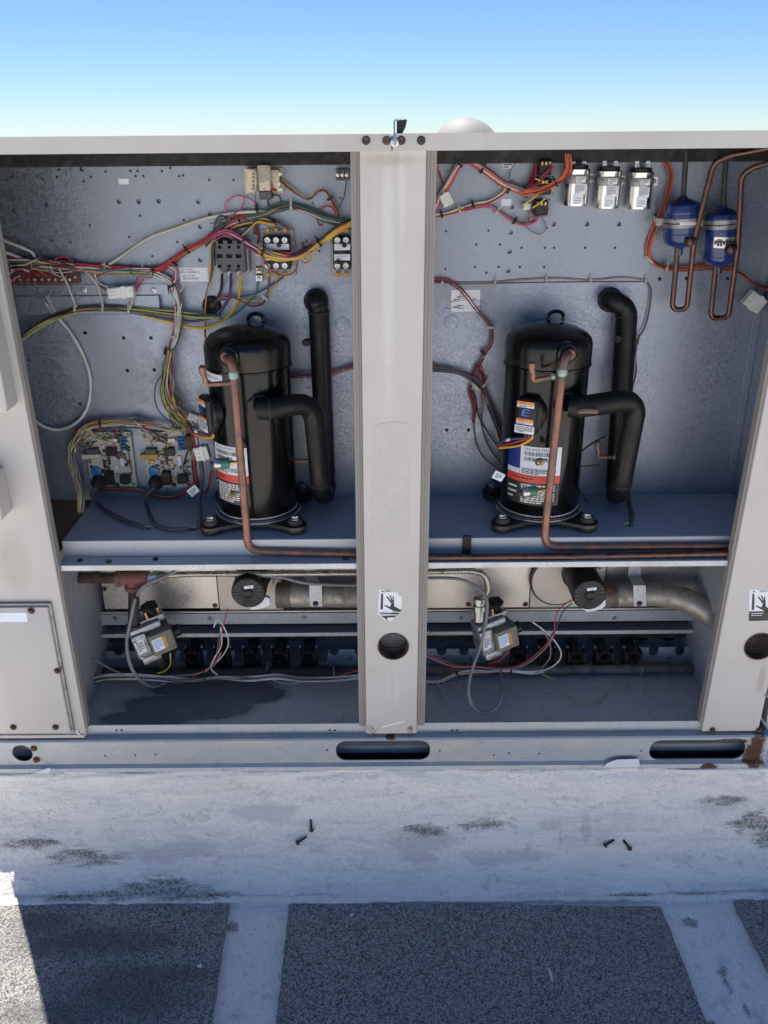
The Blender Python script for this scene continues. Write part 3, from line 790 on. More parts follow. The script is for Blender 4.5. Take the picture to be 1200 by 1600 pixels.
# danger stickers on the posts
def danger(cx, w_, par, torn, label):
    Yk = YF-.0005; k = w_
    def pt(u, v): return P(cx+u*k, 921+v*k, Yk)
    if torn: out_ = [(.02, .0), (.28, 0), (.32, .08), (.5, .10), (.72, .12), (.84, .26), (.93, .30), (.93, .62), (.86, .86), (.74, .98), (.62, 1.1), (.52, 1.24), (.40, 1.26), (.34, 1.16), (.22, 1.22), (.1, 1.08), (-.04, .98), (-.02, .5)]
    else: out_ = [(-.02, .0), (1.1, 0), (1.1, 1.22), (-.06, 1.26)]
    st_ = part(MB().prism([pt(*q) for q in out_], (0, .0004, 0)), 'danger_sticker', 'label_white', par, label)
    def ink(polys, name='print', mat='ink', d=.0003):
        m = MB()
        for q in polys: m.prism([pt(*a)+V((0, -d, 0)) for a in q], (0, d*.8, 0))
        m.build(name, mat, par)
    hand = [(.56, .50), (.60, .66), (.92, .84), (.80, .90), (.62, .88), (.22, .66), (.24, .62), (.44, .70), (.48, .62)]
    fingers = [[(.50, .58), (.30, .30), (.34, .27), (.53, .50)], [(.53, .52), (.42, .25), (.46, .23), (.58, .50)], [(.55, .50), (.55, .27), (.59, .27), (.61, .64), (.52, .62)]]
    ink([hand, *fingers, [(.09, .17), (.17, .17), (.16, .80), (.06, .80)]])
    if torn: ink([[(.02, .90), (.84, .93), (.74, 1.0), (.06, 1.0)], [(.10, 1.05), (.72, 1.04), (.6, 1.12), (.34, 1.13), (.34, 1.2), (.24, 1.17)]])
    else: ink([[(-.04, .86), (1.09, .84), (1.09, 1.21), (-.055, 1.24)]])
    m = MB(); text_on(m, 'DAN' if not torn else 'DA', .0075*k/38, pt(.30 if torn else .52, .07), XR, ZU, NF, .0004)
    m.prism([pt(.10, .11), pt(.15, .03), pt(.20, .11)], (0, -.0003, 0))
    m.build('print', 'ink', par)
    m = MB()
    for r in range(2): bars(m, pt(.42, .93+r*.075), XR, ZU, NF, .75*k*.00142, .0028, 1, .0006, seed=5+r, fill=.6)
    m.build('print', 'label_white', par)
danger(592, 39, cp, True, 'torn danger sticker with a hand symbol')
danger(1172, 40, rp, False, 'whole danger sticker with a hand symbol')
# ---------------------------------------------------------------- things outside the cabinet
t = thing('spring_clip', 'bent silver clip with a dark block hooked over the top rail', 'clip', P(622, 212, 1.675))
m = MB(); q = rounded(px3([(617, 224, 1.6805), (617, 216, 1.680), (616, 200, 1.683), (616, 187, 1.69), (634, 186, 1.70), (635, 194, 1.70)], 1.68), .006)
for i in range(len(q)-1):
    a, b = q[i], q[i+1]; d = (b-a); s_ = V((0, .012, 0)); n_ = d.cross(s_).normalized()*.0012
    m.obox((a+b)/2+s_*.5, d*.52, s_*.5, n_)
m.build('strap', 'chrome', t)
m = MB(); m.lathe(P(616.5, 223, 1.681), NF, [(.0075, 0), (.0075, .002), (.004, .003)], 14); m.build('rivet_end', 'steel', t)
m = MB(); m.prism(px3([(620, 188), (636, 187), (634, 198), (629, 208.5), (620, 208.5)], 1.695), (0, .022, 0)); m.build('block', 'black_plastic', t)

t = thing('roof_vent', 'pale round vent hood showing above the rail behind the unit', 'vent', V((P(727, 210, 3.6).x, 3.6, 0)))
c0 = P(726, 247, 3.6); k = MPP(247, 3.6); R_ = 58*k
m = MB(); m.lathe(c0, ZU, [(R_*1.02, -.05), (R_*1.03, -.035)]+[(R_*math.cos(D_), R_*math.sin(D_)) for D_ in [math.radians(a) for a in range(0, 91, 6)]], 40); m.build('hood', 'dome', t)
m = MB(); m.lathe(c0+V((-.01, -R_*.80, 0)), V((0, -1, .35)), [(R_*.62, -.05), (R_*.62, .0), (R_*.50, .012), (0, .02)], 32); m.build('hood_front', 'dome', t)
m = MB(); m.cyl(V((c0.x, 3.66, 0)), V((c0.x, 3.66, c0.z-.02)), .10, n=28); m.build('stack', 'dome', t)

for (y0, y1, x1, lab) in ((455, 645, -7, 'tall grey switch box fixed to the end post'), (745, 815, -4, 'small grey switch box fixed under the taller one')):
    t = thing('switch_box', lab, 'switch box', P(-60, y1, 1.64))
    m = MB().pbox(-110, y0, x1, y1, 1.64, YF-.001, .004, 2); b_ = m.build('box', 'paint_rail', t)
    m = MB().pbox(-112, y0-3, x1+1.0, y1-4, 1.632, 1.6395, .002); m.build('lid', 'paint_rail', t)

# loose screws on the curb, sealant flakes on the pads
for (x, y, a, lab) in ((467, 1316, 35, 'rusty loose screw lying level on the white curb'), (487, 1296, 95, 'rusty loose screw standing upright on the white curb'),
                       (946, 1320, 30, 'dark rusty loose screw tilted upwards beside another on the curb'), (982, 1325, 125, 'brown rusty loose screw pointing uphill beside a darker one')):
    p = curb_y(x, y)+V((0, -.006, .006)); t = thing('loose_screw', lab, 'screw', p, 'loose rusty screws on the curb')
    d = V((math.cos(math.radians(a)), math.sin(math.radians(a))*.55, math.sin(math.radians(a))*.8)).normalized()
    m = MB(); m.cyl(p, p+d*.024, .0026, .0016, 8)
    for j in range(7): m.lathe(p+d*(.005+j*.0027), d, [(.0024, -.0006), (.0036, 0), (.0024, .0006)], 8)
    m.build('shank', 'rust_dark', t)
    m = MB(); m.lathe(p-d*.001, -d, [(.0075, 0), (.0075, .0012), (.005, .0014), (.005, .005)], 6); m.build('head', 'rust_dark', t)
for (x, y, lab) in ((550, 1430, 'white sealant flake near the top edge of the wide pad'), (860, 1522, 'thin white sealant streak in the middle of the wide pad'), (312, 1510, 'small white sealant flake on the pad in shade'), (375, 1408, None)):
    if not lab: continue
    p = PZ(x, y, .0127); m = MB(); pts = []
    for k in range(9):
        a = 2*math.pi*k/9; r = random.uniform(.6, 1.2)
        pts.append(p+V((math.cos(a)*r*(.006 if x != 860 else .003), math.sin(a)*r*(.006 if x != 860 else .022), 0)))
    m.prism(pts, (0, 0, .0015)); tag(m.build('sealant_flake', 'label_white'), lab, 'sealant')

# ---------------------------------------------------------------- compressors
def arc_patch(mb, C, R, a0, a1, z0, z1, n=14):
    vs, fs = [], []
    for k in range(n+1):
        a = a0+(a1-a0)*k/n
        for z in (z0, z1): vs.append(V((C.x+R*math.sin(a), C.y-R*math.cos(a), z)))
    for k in range(n): fs.append((2*k, 2*k+2, 2*k+3, 2*k+1))
    mb.add(vs, fs)
def wrap(src, C, R, a_mid):        # bend flat print (x = arc length, y = height) round the shell
    return [V((C.x+R*math.sin(a_mid+v[0]/R), C.y-R*math.cos(a_mid+v[0]/R), v[1])) for v in src]
D = math.radians
def compressor(xring, boss_a, tb_a, lab_a, red_tilt, label, circuit, model):
    C = P(xring, 789, 1.893); C.z = ZS; R = .0915
    t = thing('compressor', label, 'compressor', V((C.x, C.y, ZS)), 'scroll compressors on the shelf')
    m = MB(); m.lathe(C, ZU, [(R-.004, .022), (R, .030), (R, .372)], 56, closed=False)
    sh = m.build('shell', 'black_gloss', t)
    m = MB(); m.lathe(C, ZU, [(R-.001, .366), (R+.0025, .3665), (R+.003, .369), (R+.003, .408), (R-.0005, .420), (R-.010, .430), (R-.030, .440), (R-.060, .4475), (0, .4505)], 56)
    # the discharge boss swells out of the dome
    for i, v in enumerate(m.v):
        l = v-C; a = math.atan2(l.x, -l.y); r = math.hypot(l.x, l.y)
        g_ = math.exp(-((a-boss_a)/.42)**2)*math.exp(-((l.z-.412)/.024)**2)
        if l.z > .372 and r > .02:
            m.v[i] = C+V((l.x*(1+.10*g_), l.y*(1+.10*g_), l.z+.004*g_))
    m.build('dome_cap', 'black_dusty', t, 50)
    m = MB(); m.lathe(C, ZU, [(R+.0005, .3665), (R+.0045, .3645), (R+.0045, .362), (R, .360)], 56, closed=False); m.build('seam', 'black_gloss', t)
    m = MB(); m.lathe(C, ZU, [(R-.006, .012), (R+.004, .014), (R+.006, .0205), (R+.002, .0265), (R-.002, .030)], 56, closed=False); m.build('lower_cup', 'black_plate', t)
    wr = MB(); wr.lathe(C, ZU, [(R+.0055, .0245), (R+.0072, .0258), (R+.0055, .0272)], 56, closed=False); wr = wr.build('weld_ring', 'steel_dull', t)
    m = MB()
    for k in range(64):
        a = -math.pi/2+math.pi*k/63
        for (hh, rr) in ((.0305, R+.0008), (.0212, R+.0066)):
            p = C+V((rr*math.sin(a), -rr*math.cos(a), hh)); m.obox(p, V((math.cos(a), math.sin(a), 0))*.0012, V((math.sin(a), -math.cos(a), 0))*.0007, ZU*.0015)
    m.build('weld_beads', 'tag_pale', wr)
    # base plate: square with waisted sides
    pts = []; H_ = .0952; f_ = .026
    for (sx, sy) in ((1, -1), (1, 1), (-1, 1), (-1, -1)):
        cx, cy = C.x+sx*H_, C.y+sy*H_; a0 = math.atan2(sy, sx)
        for k in range(-4, 5):
            a = a0+k*D(22); pts.append(V((cx+f_*math.cos(a), cy+f_*math.sin(a), ZS+.012)))
        # waist to next
        nx, ny = ((1, 1) if (sx, sy) == (1, -1) else (-1, 1) if (sx, sy) == (1, 1) else (-1, -1) if (sx, sy) == (-1, 1) else (1, -1))
        mx, my = (sx+nx)/2, (sy+ny)/2
        for s_ in (-.45, 0, .45):
            px_ = C.x+mx*(H_-.002)+(nx-sx)*.5*s_*.8*H_*1.0; py_ = C.y+my*(H_-.002)+(ny-sy)*.5*s_*.8*H_
            pts.append(V((px_, py_, ZS+.012)))
    m = MB(); m.prism(pts, (0, 0, .008)); m.build('base_plate', 'black_plate', t)
    for (sx, sy) in ((1, -1), (1, 1), (-1, 1), (-1, -1)):
        p = V((C.x+sx*H_, C.y+sy*H_, ZS+.0003)); m = MB()
        m.lathe(p, ZU, [(.020, 0), (.0225, .004), (.0215, .010), (.017, .0118)], 24); ft = m.build('rubber_foot', 'rubber', t)
        m = MB(); m.lathe(p+V((0, 0, .0202)), ZU, [(.0165, 0), (.0172, .005), (.0165, .012), (.012, .0125)], 24); m.build('grommet', 'rubber', ft)
        m = MB(); m.lathe(p+V((0, 0, .0328)), ZU, [(.0125, 0), (.0125, .0016), (.0072, .0018)], 18); m.lathe(p+V((0, 0, .0345)), ZU, [(.0075, 0), (.0075, .005), (.006, .006)], 6); m.build('bolt', 'steel', ft)
    # lifting lug
    p = C+V((.018, .03, .449)); m = MB()
    m.tube([p+V((.017*math.cos(a), 0, .006+.013*math.sin(a))) for a in [D(-35+250*k/16) for k in range(17)]], .0042, 8); m.build('lifting_lug', 'black_gloss', t)
    # terminal box
    ad = V((math.sin(tb_a), -math.cos(tb_a), 0)); at_ = V((math.cos(tb_a), math.sin(tb_a), 0))
    zb = ZS+.268; O = C+ad*(R+.012); O.z = zb
    m = MB(); m.obox(O, at_*.026, ad*.014, ZU*.042, .011, 3); m.lathe(O+ad*-.012+ZU*.006+at_*.006, ad, [(.034, -.004), (.034, .012), (.030, .017)], 24)
    m.obox(O+at_*.012-ad*.004+ZU*.002, at_*.022, ad*.010, ZU*.03, .008, 2)
    tb = m.build('terminal_box', 'black_plastic', t)
    Fp = O+ad*.0143
    def quad(u0, v0, u1, v1, mat, nm, off=.0002):
        q = [Fp+at_*u+ZU*v+ad*off for u, v in ((u0, v0), (u1, v0), (u1, v1), (u0, v1))]
        MB().prism(q, ad*.0003).build(nm, mat, tb)
    quad(-.019, .0275, .019, .0345, 'label_orange', 'warning_label'); quad(-.019, .0215, .019, .0275, 'label_white', 'warning_label')
    quad(-.019, -.0095, .019, -.0035, 'label_orange', 'warning_label'); quad(-.019, -.0155, .019, -.0095, 'label_white', 'warning_label')
    quad(-.022, -.036, .022, -.0185, 'label_white', 'rating_label')
    m = MB(); bars(m, Fp+ZU*.0245, at_, ZU, ad, .032, .005, 2, .0007, 3); bars(m, Fp+ZU*-.0125, at_, ZU, ad, .032, .005, 2, .0007, 4)
    bars(m, Fp+ZU*-.027, at_, ZU, ad, .038, .014, 4, .0007, 6); bars(m, Fp+ZU*.031, at_, ZU, ad, .028, .003, 1, .0007, 8); bars(m, Fp+ZU*-.0065, at_, ZU, ad, .028, .003, 1, .0007, 9)
    m.build('print', 'ink', tb)
    m = MB(); text_on(m, 'E', .022, Fp+ZU*.0095, at_, ZU, ad, .0007, .017, shear=.22); m.build('letter_mark', 'logo_blue', tb)
    # shell labels
    a0, a1 = lab_a; Rl = R+.0004
    def lz(y): return P(xring-20, y, 1.815).z
    z_top, z_mid, z_red, z_bot = lz(697), lz(741), lz(753), lz(787)
    m = MB(); arc_patch(m, C, Rl, a0+(a1-a0)*.28, a1, z_mid, z_top); m.build('maker_label', 'label_white', t)
    m = MB(); arc_patch(m, C, Rl, a0, a0+(a1-a0)*.275, z_mid+.012, z_top); m.build('blue_label', 'label_blue', t)
    m = MB(); arc_patch(m, C, Rl, a0, a0+(a1-a0)*.275, z_mid, z_mid+.0115); m.build('maker_label', 'label_white', t)
    m = MB(); arc_patch(m, C, Rl, a0, a1, z_red, z_mid-.0004); m.build('warning_label', 'label_red', t)
    m = MB(); arc_patch(m, C, Rl, a0, a1, z_bot, z_red-.0004); m.build('instruction_label', 'label_black', t)
    mid = a0+(a1-a0)*.62; wl = (a1-a0)*.68*R; zc = (z_top+z_mid)/2
    pm = MB(); text_on(pm, model, .0072, (0, z_top-.0065, 0), V((1, 0, 0)), V((0, 1, 0)), V((0, 0, 1)), 0, wl*.8)
    barcode(pm, (0, z_top-.0165, 0), V((1, 0, 0)), V((0, 1, 0)), V((0, 0, 1)), wl*.8, .009, 0, 3)
    barcode(pm, (-wl*.12, z_top-.029, 0), V((1, 0, 0)), V((0, 1, 0)), V((0, 0, 1)), wl*.55, .009, 0, 5)
    bars(pm, (0, z_mid+.009, 0), V((1, 0, 0)), V((0, 1, 0)), V((0, 0, 1)), wl*.9, .014, 4, 0, 8)
    pm.v = wrap(pm.v, C, Rl+.0004, mid); pm.build('print', 'ink', t)
    pm = MB(); wl2 = (a1-a0)*R
    bars(pm, (0, (z_mid+z_red)/2, 0), V((1, 0, 0)), V((0, 1, 0)), V((0, 0, 1)), wl2*.7, .005, 1, 0, 18); pm.v = wrap(pm.v, C, Rl+.0004, (a0+a1)/2); pm.build('print', 'ink', t)
    pm = MB(); bars(pm, (wl2*.12, (z_red+z_bot)/2, 0), V((1, 0, 0)), V((0, 1, 0)), V((0, 0, 1)), wl2*.6, (z_red-z_bot)*.86, 9, 0, 28, .6)
    bars(pm, (-wl2*.36, (z_red+z_bot)/2, 0), V((1, 0, 0)), V((0, 1, 0)), V((0, 0, 1)), wl2*.2, (z_red-z_bot)*.7, 3, 0, 29, .35)
    pm.v = wrap(pm.v, C, Rl+.0004, (a0+a1)/2); pm.build('print', 'tag_pale', t)
    if circuit:
        za, zb_ = lz(596), lz(582)
        a_, b_ = D(-74), D(-30)
        m = MB(); arc_patch(m, C, Rl, a_, b_, ZS+.339, ZS+.3585); m.build('circuit_label', 'label_white', t)
        pm = MB(); text_on(pm, 'CIRCUIT NO. 1', .0085, (0, ZS+.3495, 0), V((1, 0, 0)), V((0, 1, 0)), V((0, 0, 1)), 0, (b_-a_)*R*.88); pm.v = wrap(pm.v, C, Rl+.0004, (a_+b_)/2); pm.build('print', 'ink', t)
    # discharge boss
    bd = V((math.sin(boss_a), -math.cos(boss_a), 0)); bo = C+bd*(R+.008)+ZU*.406
    m = MB(); m.lathe(bo, bd, [(.024, -.01), (.022, .006), (.0175, .009), (.016, .009), (.015, .014), (.0115, .016)], 28); m.build('discharge_boss', 'black_gloss', t)
    # suction boss
    sb_ = C+V((R*.30, -R*.90, .292)); m = MB(); m.lathe(sb_, V((.32, -.95, 0)), [(.030, -.012), (.027, .004), (.022, .006)], 24); m.build('suction_boss', 'black_gloss', t)
    return t, C, bo, bd, sb_
ca = compressor(404, D(-14), D(-56), (D(-86), D(-2)), 0, 'black scroll compressor with a circuit number one label', True, 'ZP91KCE-TFD-130')
cbr = compressor(840, D(12), D(-30), (D(-62), D(18)), 0, 'black scroll compressor without a circuit number, beside the bare copper stub', False, 'ZP61KCE-TFD-830')

# ---------------------------------------------------------------- pipes
def pipe(name, label, cat, pts, r, mat, n=14, fil=.03, parts=(), group=None, sp=False):
    path = spline(pts, 8) if sp else rounded(pts, fil, 8)
    m = MB(); m.tube(path, r, n)
    base = min(path, key=lambda p: p.z)
    t = thing(name, label, cat, base, group); m.build('tube', mat, t); return t
def stub(par, a, b, r=.0052, flare=True, mat='copper'):      # pinched access stub brazed to a line
    m = MB(); m.tube(rounded([a, b, b+V((0, -.004, .014)), b+V((-.004, -.004, .034))], .008, 5), [r]*13+[r*.9], 10)
    if flare: m.lathe(b+V((-.004, -.004, .030)), ZU, [(r*.9, -.012), (r*1.5, 0), (r*1.5, .008), (r*.6, .012)], 10)
    m.build('access_stub', mat, par)
    m = MB(); m.lathe(a, (b-a), [(r*1.1, -.001), (r*1.5, .002), (r*1.2, .006)], 10); m.build('braze_ring', 'braze', par)

Yd = 1.757
def discharge(cmp_, xtop, ytop, xbot, ybot, endx, endy, label, Yv):
    t0, C, bo, bd, sb_ = cmp_
    a = bo+bd*.012; x_ = P(xbot, ybot, Yv).x; top = V((x_, Yv, a.z))
    xx = P(xtop, ytop+40, Yv).x; top.x = xx
    pts = [a, V((a.x*.4+xx*.6, Yv+.004, a.z+.001)), top+V((0, -.002, -.02)), V((x_, Yv, P(xbot, ybot-40, Yv).z)), V((x_, Yv-.004, P(xbot, ybot, Yv-.01).z)), P(endx, endy, Yv-.012)]
    t = thing('discharge_line', label, 'copper pipe', pts[4], 'copper discharge lines')
    pth = rounded(pts[:3], .012, 6)[:-1] + rounded(pts[2:], .032, 8)
    MB().tube(pth, .0086, 16).build('tube', 'copper', t)
    m = MB(); m.lathe(a-bd*.002, bd, [(.0125, -.004), (.0125, .010), (.0102, .012)], 18); m.build('brazed_joint', 'copper_dark', t)
    m = MB(); q = pts[2]+V((0, 0, -.012)); m.lathe(q, (0, 0, -1), [(.0098, -.008), (.0114, 0), (.0098, .006)], 16); m.build('braze_ring', 'braze', t)
    return t, x_, xx
dl, dlx, dlt = discharge(ca, 365, 545, 388, 862, 640, 868, 'copper discharge line bending right under the compressor marked circuit one', Yd)
dr, drx, drt = discharge(cbr, 878, 545, 850, 856, 1190, 853, 'copper discharge line running down in front of the compressor without circuit number', Yd)
# clamp ring on the vertical run, access stubs
for (t_, x_, sx, y1, y2) in ((dl, P(371, 597, Yd).x, -1, 598, 575), (dr, P(872, 592, Yd).x, -1, 592, 562)):
    a = V((x_-.008, Yd, P(371, y1, Yd).z)); b = P(322 if t_ is dl else 832, y1+3, Yd+.006)
    stub(t_, a, b)
# copper line passing below the right compressor
t = pipe('liquid_line', 'horizontal copper line lying along the front of the shelf', 'copper pipe', [P(640, 871, 1.727), P(900, 869, 1.727), P(1190, 863, 1.727)], .0076, 'copper_dark', fil=.0)
# service fittings
def fitting(px, py, Y, n, lab, kind):
    p = P(px, py, Y); n = V(n).normalized(); t = thing('pressure_switch' if kind == 'switch' else 'service_valve', lab, 'pressure switch' if kind == 'switch' else 'valve', p)
    if kind == 'switch':
        m = MB(); m.lathe(p, n, [(.0045, -.002), (.0045, .012), (.0065, .012), (.0065, .020), (.005, .021)], 6); m.build('nut', 'brass', t)
        m = MB(); m.lathe(p+n*.021, n, [(.0105, 0), (.0118, .002), (.0118, .018), (.0105, .019)], 20); m.build('body', 'switch_green', t)
        m = MB(); m.lathe(p+n*.0402, n, [(.0122, 0), (.0122, .012), (.010, .014)], 20); m.build('collar', 'steel', t)
        m = MB(); m.lathe(p+n*.054, n, [(.006, 0), (.006, .008)], 12); m.build('cable_boot', 'rust_dark', t)
    else:
        m = MB(); m.lathe(p, n, [(.0045, -.002), (.0045, .008), (.0055, .008), (.0055, .011)], 12); m.build('stem', 'braze', t)
        m = MB(); m.lathe(p+n*.011, n, [(.0078, 0), (.0085, .002), (.0085, .012), (.006, .014)], 8); m.build('cap', 'brass', t)
xx = (P(381, 722, Yd))
fitting(374, 722, Yd-.002, (-1, -.25, .02), 'green pressure switch on the discharge line of circuit one', 'switch')
fitting(377, 771, Yd-.002, (-1, -.2, .0), 'dull brass service valve low on the line of circuit one', 'valve')
fitting(854, 720, Yd-.002, (-1, -.35, 0), 'brass capped service valve over the white compressor label', 'valve')
fitting(851, 765, Yd-.002, (-1, -.3, .0), 'green pressure switch with a white tag on the other discharge line', 'switch')

# insulated suction lines: from the wall, down, U turn, up, into the compressor
def suction(cmp_, wall, elbow, low_back, low_front, knee, label, rr=.0235):
    t0, C, bo, bd, sb_ = cmp_
    Yw = 1.968; Yfr = 1.868
    pts = [P(wall[0], wall[1], YB-.0005), P(wall[0], wall[1], Yw), P(elbow[0], elbow[1], Yw), P(low_back[0], low_back[1], Yw), P(low_front[0], low_front[1], Yfr), P(knee[0], knee[1], Yfr-.035)]
    kn = pts[-1]
    end = sb_+V((.006, -.020, 0))
    e2 = V((kn.x, kn.y, end.z+.004))
    pts[-1] = e2
    pts += [V((end.x+.02, end.y-.006, end.z)), end]
    path = rounded(pts, .05, 9); n = len(path)
    rd = [rr*(1+.07*noise.noise(V((i*.45, C.x*5, 0)))+.035*noise.noise(V((i*1.3, 4, C.x)))) for i in range(n)]
    base = min(path, key=lambda p: p.z); base = base+V((0, 0, -rr))
    t = thing('suction_line', label, 'insulated pipe', base, 'black foam covered suction lines')
    m = MB(); m.tube(path, rd, 20); m.build('foam_sleeve', 'foam', t)
    # split seam bulge along the sleeve
    seam = [p+V((-.3, -.95, 0)).normalized()*(rd[i]*.985) for i, p in enumerate(path) if 12 < i < n-12]
    if len(seam) > 3: m = MB(); m.tube(seam, .0016, 6); m.build('sleeve_seam', 'rubber', t)
    for f_ in (.30, .47, .62, .90):
        i_ = int(n*f_); m = MB(); m.lathe(path[i_], path[i_+1]-path[i_-1], [(rd[i_]*.99, -.0022), (rd[i_]*1.035, -.0008), (rd[i_]*1.035, .0008), (rd[i_]*.99, .0022)], 20, closed=False); m.build('sleeve_joint', 'rubber', t)
    pl_ = path[0]; m = MB(); m.lathe(pl_+V((0, -.0005, 0)), NF, [(rr*1.2, 0), (rr*1.2, .004), (rr, .006)], 20); m.build('wall_collar', 'rubber', t)
    return t
sl_ = suction(ca, (494, 470), (498, 484), (510, 772), (502, 772), (490, 655), 'black foam covered suction line of the compressor marked circuit one')
sr_ = suction(cbr, (953, 468), (980, 482), (961, 772), (967, 772), (994, 645), 'black foam covered suction line with a split sleeve showing copper')
# torn sleeve: bare copper showing
a = cbr[4]+V((.018, -.047, .0)); m = MB(); m.tube(spline([a+V((0, 0, -.003)), a+V((.02, -.002, -.001)), a+V((.045, .002, -.004))], 6), [.002]+[.0062]*11+[.002], 8); m.build('bare_copper', 'copper', sr_)
for (t_, x, y, yb, Yk) in ((sl_, 481, 534, 534, 1.945), (sr_, 967, 528, 528, 1.945)):
    p = P(x, y, Yk); m = MB(); m.lathe(p, V((-.4, -.9, 0)), [(.006, -.01), (.0085, 0), (.0085, .012), (.006, .014)], 10); m.build('capped_port', 'rubber', t_)
for (t_, x0, y0, x1, y1) in ((sl_, 486, 720, 452, 721), (sr_, 962, 714, 934, 714)):
    stub(t_, P(x0, y0, 1.90), P(x1, y1, 1.90), .0048)

# filter driers with their copper loops
def drier(x, yt, yb, half, lean, Yc, label, band_y, lab_plate):
    top = P(x+lean, yt, Yc); bot = P(x-lean, yb, Yc); ax = (top-bot); L = ax.length; ax.normalize(); r = half*MPP((yt+yb)/2, Yc)
    t = thing('filter_drier', label, 'filter drier', bot, 'blue filter driers')
    m = MB(); m.lathe(bot, ax, [(.006, -.026), (.0065, -.013), (r*.30, -.010), (r*.66, -.006), (r*.90, .000), (r, .009), (r, L-.006), (r*.95, L-.002), (r*.62, L+.005), (.010, L+.009), (.008, L+.014)], 36); b_ = m.build('canister', 'blue_paint', t)
    for f_ in ((.22, .78) if not lab_plate else (.10, .88)):
        m = MB(); m.lathe(bot+ax*L*f_, ax, [(r, -.003), (r*1.02, 0), (r, .003)], 36, closed=False); m.build('bead', 'blue_paint', b_)
    h0 = (bot+ax*L*band_y)
    m = MB(); m.lathe(h0, ax, [(r*1.015, -.009), (r*1.03, -.009), (r*1.03, .009), (r*1.015, .009)], 36, closed=False)
    m.obox(h0+V((-r-.006, .012, 0)), V((.010, 0, 0)), V((0, .003, 0)), ax*.008, .001)
    bd_ = m.build('clamp_band', 'steel_dull', t)
    m = MB(); m.lathe(h0, ax, [(r*1.034, -.0012), (r*1.04, 0), (r*1.034, .0012)], 36, closed=False); m.build('band_groove', 'black_plastic', bd_)
    m = MB(); m.cyl(top+ax*.006, top+ax*.10, .0056, n=14); m.build('inlet_pipe', 'black_iron', t)
    if lab_plate:
        C_ = bot+ax*L*.42; m = MB(); vs = []
        for k in range(13):
            a = D(-42+84*k/12)
            for s_ in (-.011, .011): vs.append(C_+V((math.sin(a)*r*1.012, -math.cos(a)*r*1.012, 0))+ax*s_)
        m.add(vs, [(2*k, 2*k+2, 2*k+3, 2*k+1) for k in range(12)]); m.build('rating_plate', 'steel', t)
        m = MB()
        for k, a in enumerate(range(-36, 37, 9)):
            o = C_+V((math.sin(D(a))*r*1.03, -math.cos(D(a))*r*1.03, 0)); tn = V((math.cos(D(a)), math.sin(D(a)), 0))
            m.obox(o, tn*.0022, V((0, .0002, 0)), ax*(.007 if k % 3 else .004)); m.obox(o+tn*.002+ax*.002, tn*.002, V((0, .0002, 0)), ax*.0012)
        m.build('print', 'ink', t)
    else:
        m = MB()
        for a in range(-20, 40, 7):
            o = h0+V((math.sin(D(a))*r*1.045, -math.cos(D(a))*r*1.045, 0)); tn = V((math.cos(D(a)), math.sin(D(a)), 0)); m.obox(o, tn*.0016, V((0, .0002, 0)), ax*.003)
        m.build('print', 'label_white', t)
    return t, top, bot, ax
YDR = 1.935
d1 = drier(1065, 317, 379, 26.5, 2.0, YDR, 'short blue filter drier with one wide silver band', .52, False)
d2 = drier(1126.5, 332, 408, 26, 2.5, YDR, 'long blue filter drier with a silver rating plate', .78, True)
pipe('liquid_loop', 'copper loop hanging below the short filter drier', 'copper pipe', px3([(1059, 384, YDR), (1050, 484, YDR), (1073, 484, YDR), (1085, 372, YDR-.03), (1115, 255, YDR-.03), (1140, 243, YDR-.05), (1230, 226, YDR-.09)], YDR), 0.0059, 'copper_dark', fil=.016)
pipe('liquid_loop', 'copper loop hanging below the long filter drier', 'copper pipe', px3([(1119, 410, YDR), (1110, 497, YDR), (1138, 497, YDR), (1153, 385, YDR-.03), (1159, 275, YDR-.03), (1175, 262, YDR-.04), (1240, 245, YDR-.08)], YDR), 0.0059, 'copper_dark', fil=.016)
for (x, y, lab) in ((1084, 376, 'capped copper port on the loop of the short drier'), (1147, 388, 'capped copper port on the loop of the long drier')):
    p = P(x, y, YDR-.032); t = thing('access_port', lab, 'port', p); m = MB(); m.lathe(p, V((-.75, -.6, -.1)), [(.008, 0), (.0085, .004), (.0065, .008), (.0065, .013), (.009, .014), (.009, .020), (.006, .022)], 12); m.build('port_body', 'copper_dark', t)

# ---------------------------------------------------------------- electrical parts on the plates
def flatlabel(name, label, cat, x0, y0, x1, y1, Y, mat='label_white', lines=0, txt=None, group=None, seed=1):
    b_ = P((x0+x1)/2, y1, Y-.0008)
    t = thing(name, label, cat, b_, group)
    MB().pbox(x0, y0, x1, y1, Y-.0008, Y-.0002, .0002).build('sheet', mat, t)
    Wd = abs(P(x1, y0, Y).x-P(x0, y0, Y).x); Hd = abs(P(x0, y0, Y).z-P(x0, y1, Y).z); O = P((x0+x1)/2, (y0+y1)/2, Y-.0009)
    m = MB()
    if lines: bars(m, O, XR, ZU, NF, Wd*.8, Hd*.75, lines, .0003, seed)
    if txt:
        for (s_, u, v, k) in txt: text_on(m, s_, Hd*k, O+XR*Wd*u+ZU*Hd*v, XR, ZU, NF, .0003)
    if m.v: m.build('print', 'ink', t)
    return t
flatlabel('part_label', 'white rating label with two number rows beside the grey power block', 'label', 281, 418, 325, 440, YP,
          txt=[('PART NUMBER', -.22, .36, .13), ('K0A1985A8E1G', -.14, .16, .22), ('SERIAL NUMBER', -.20, -.08, .13), ('5K10D36000', -.12, -.28, .22)])
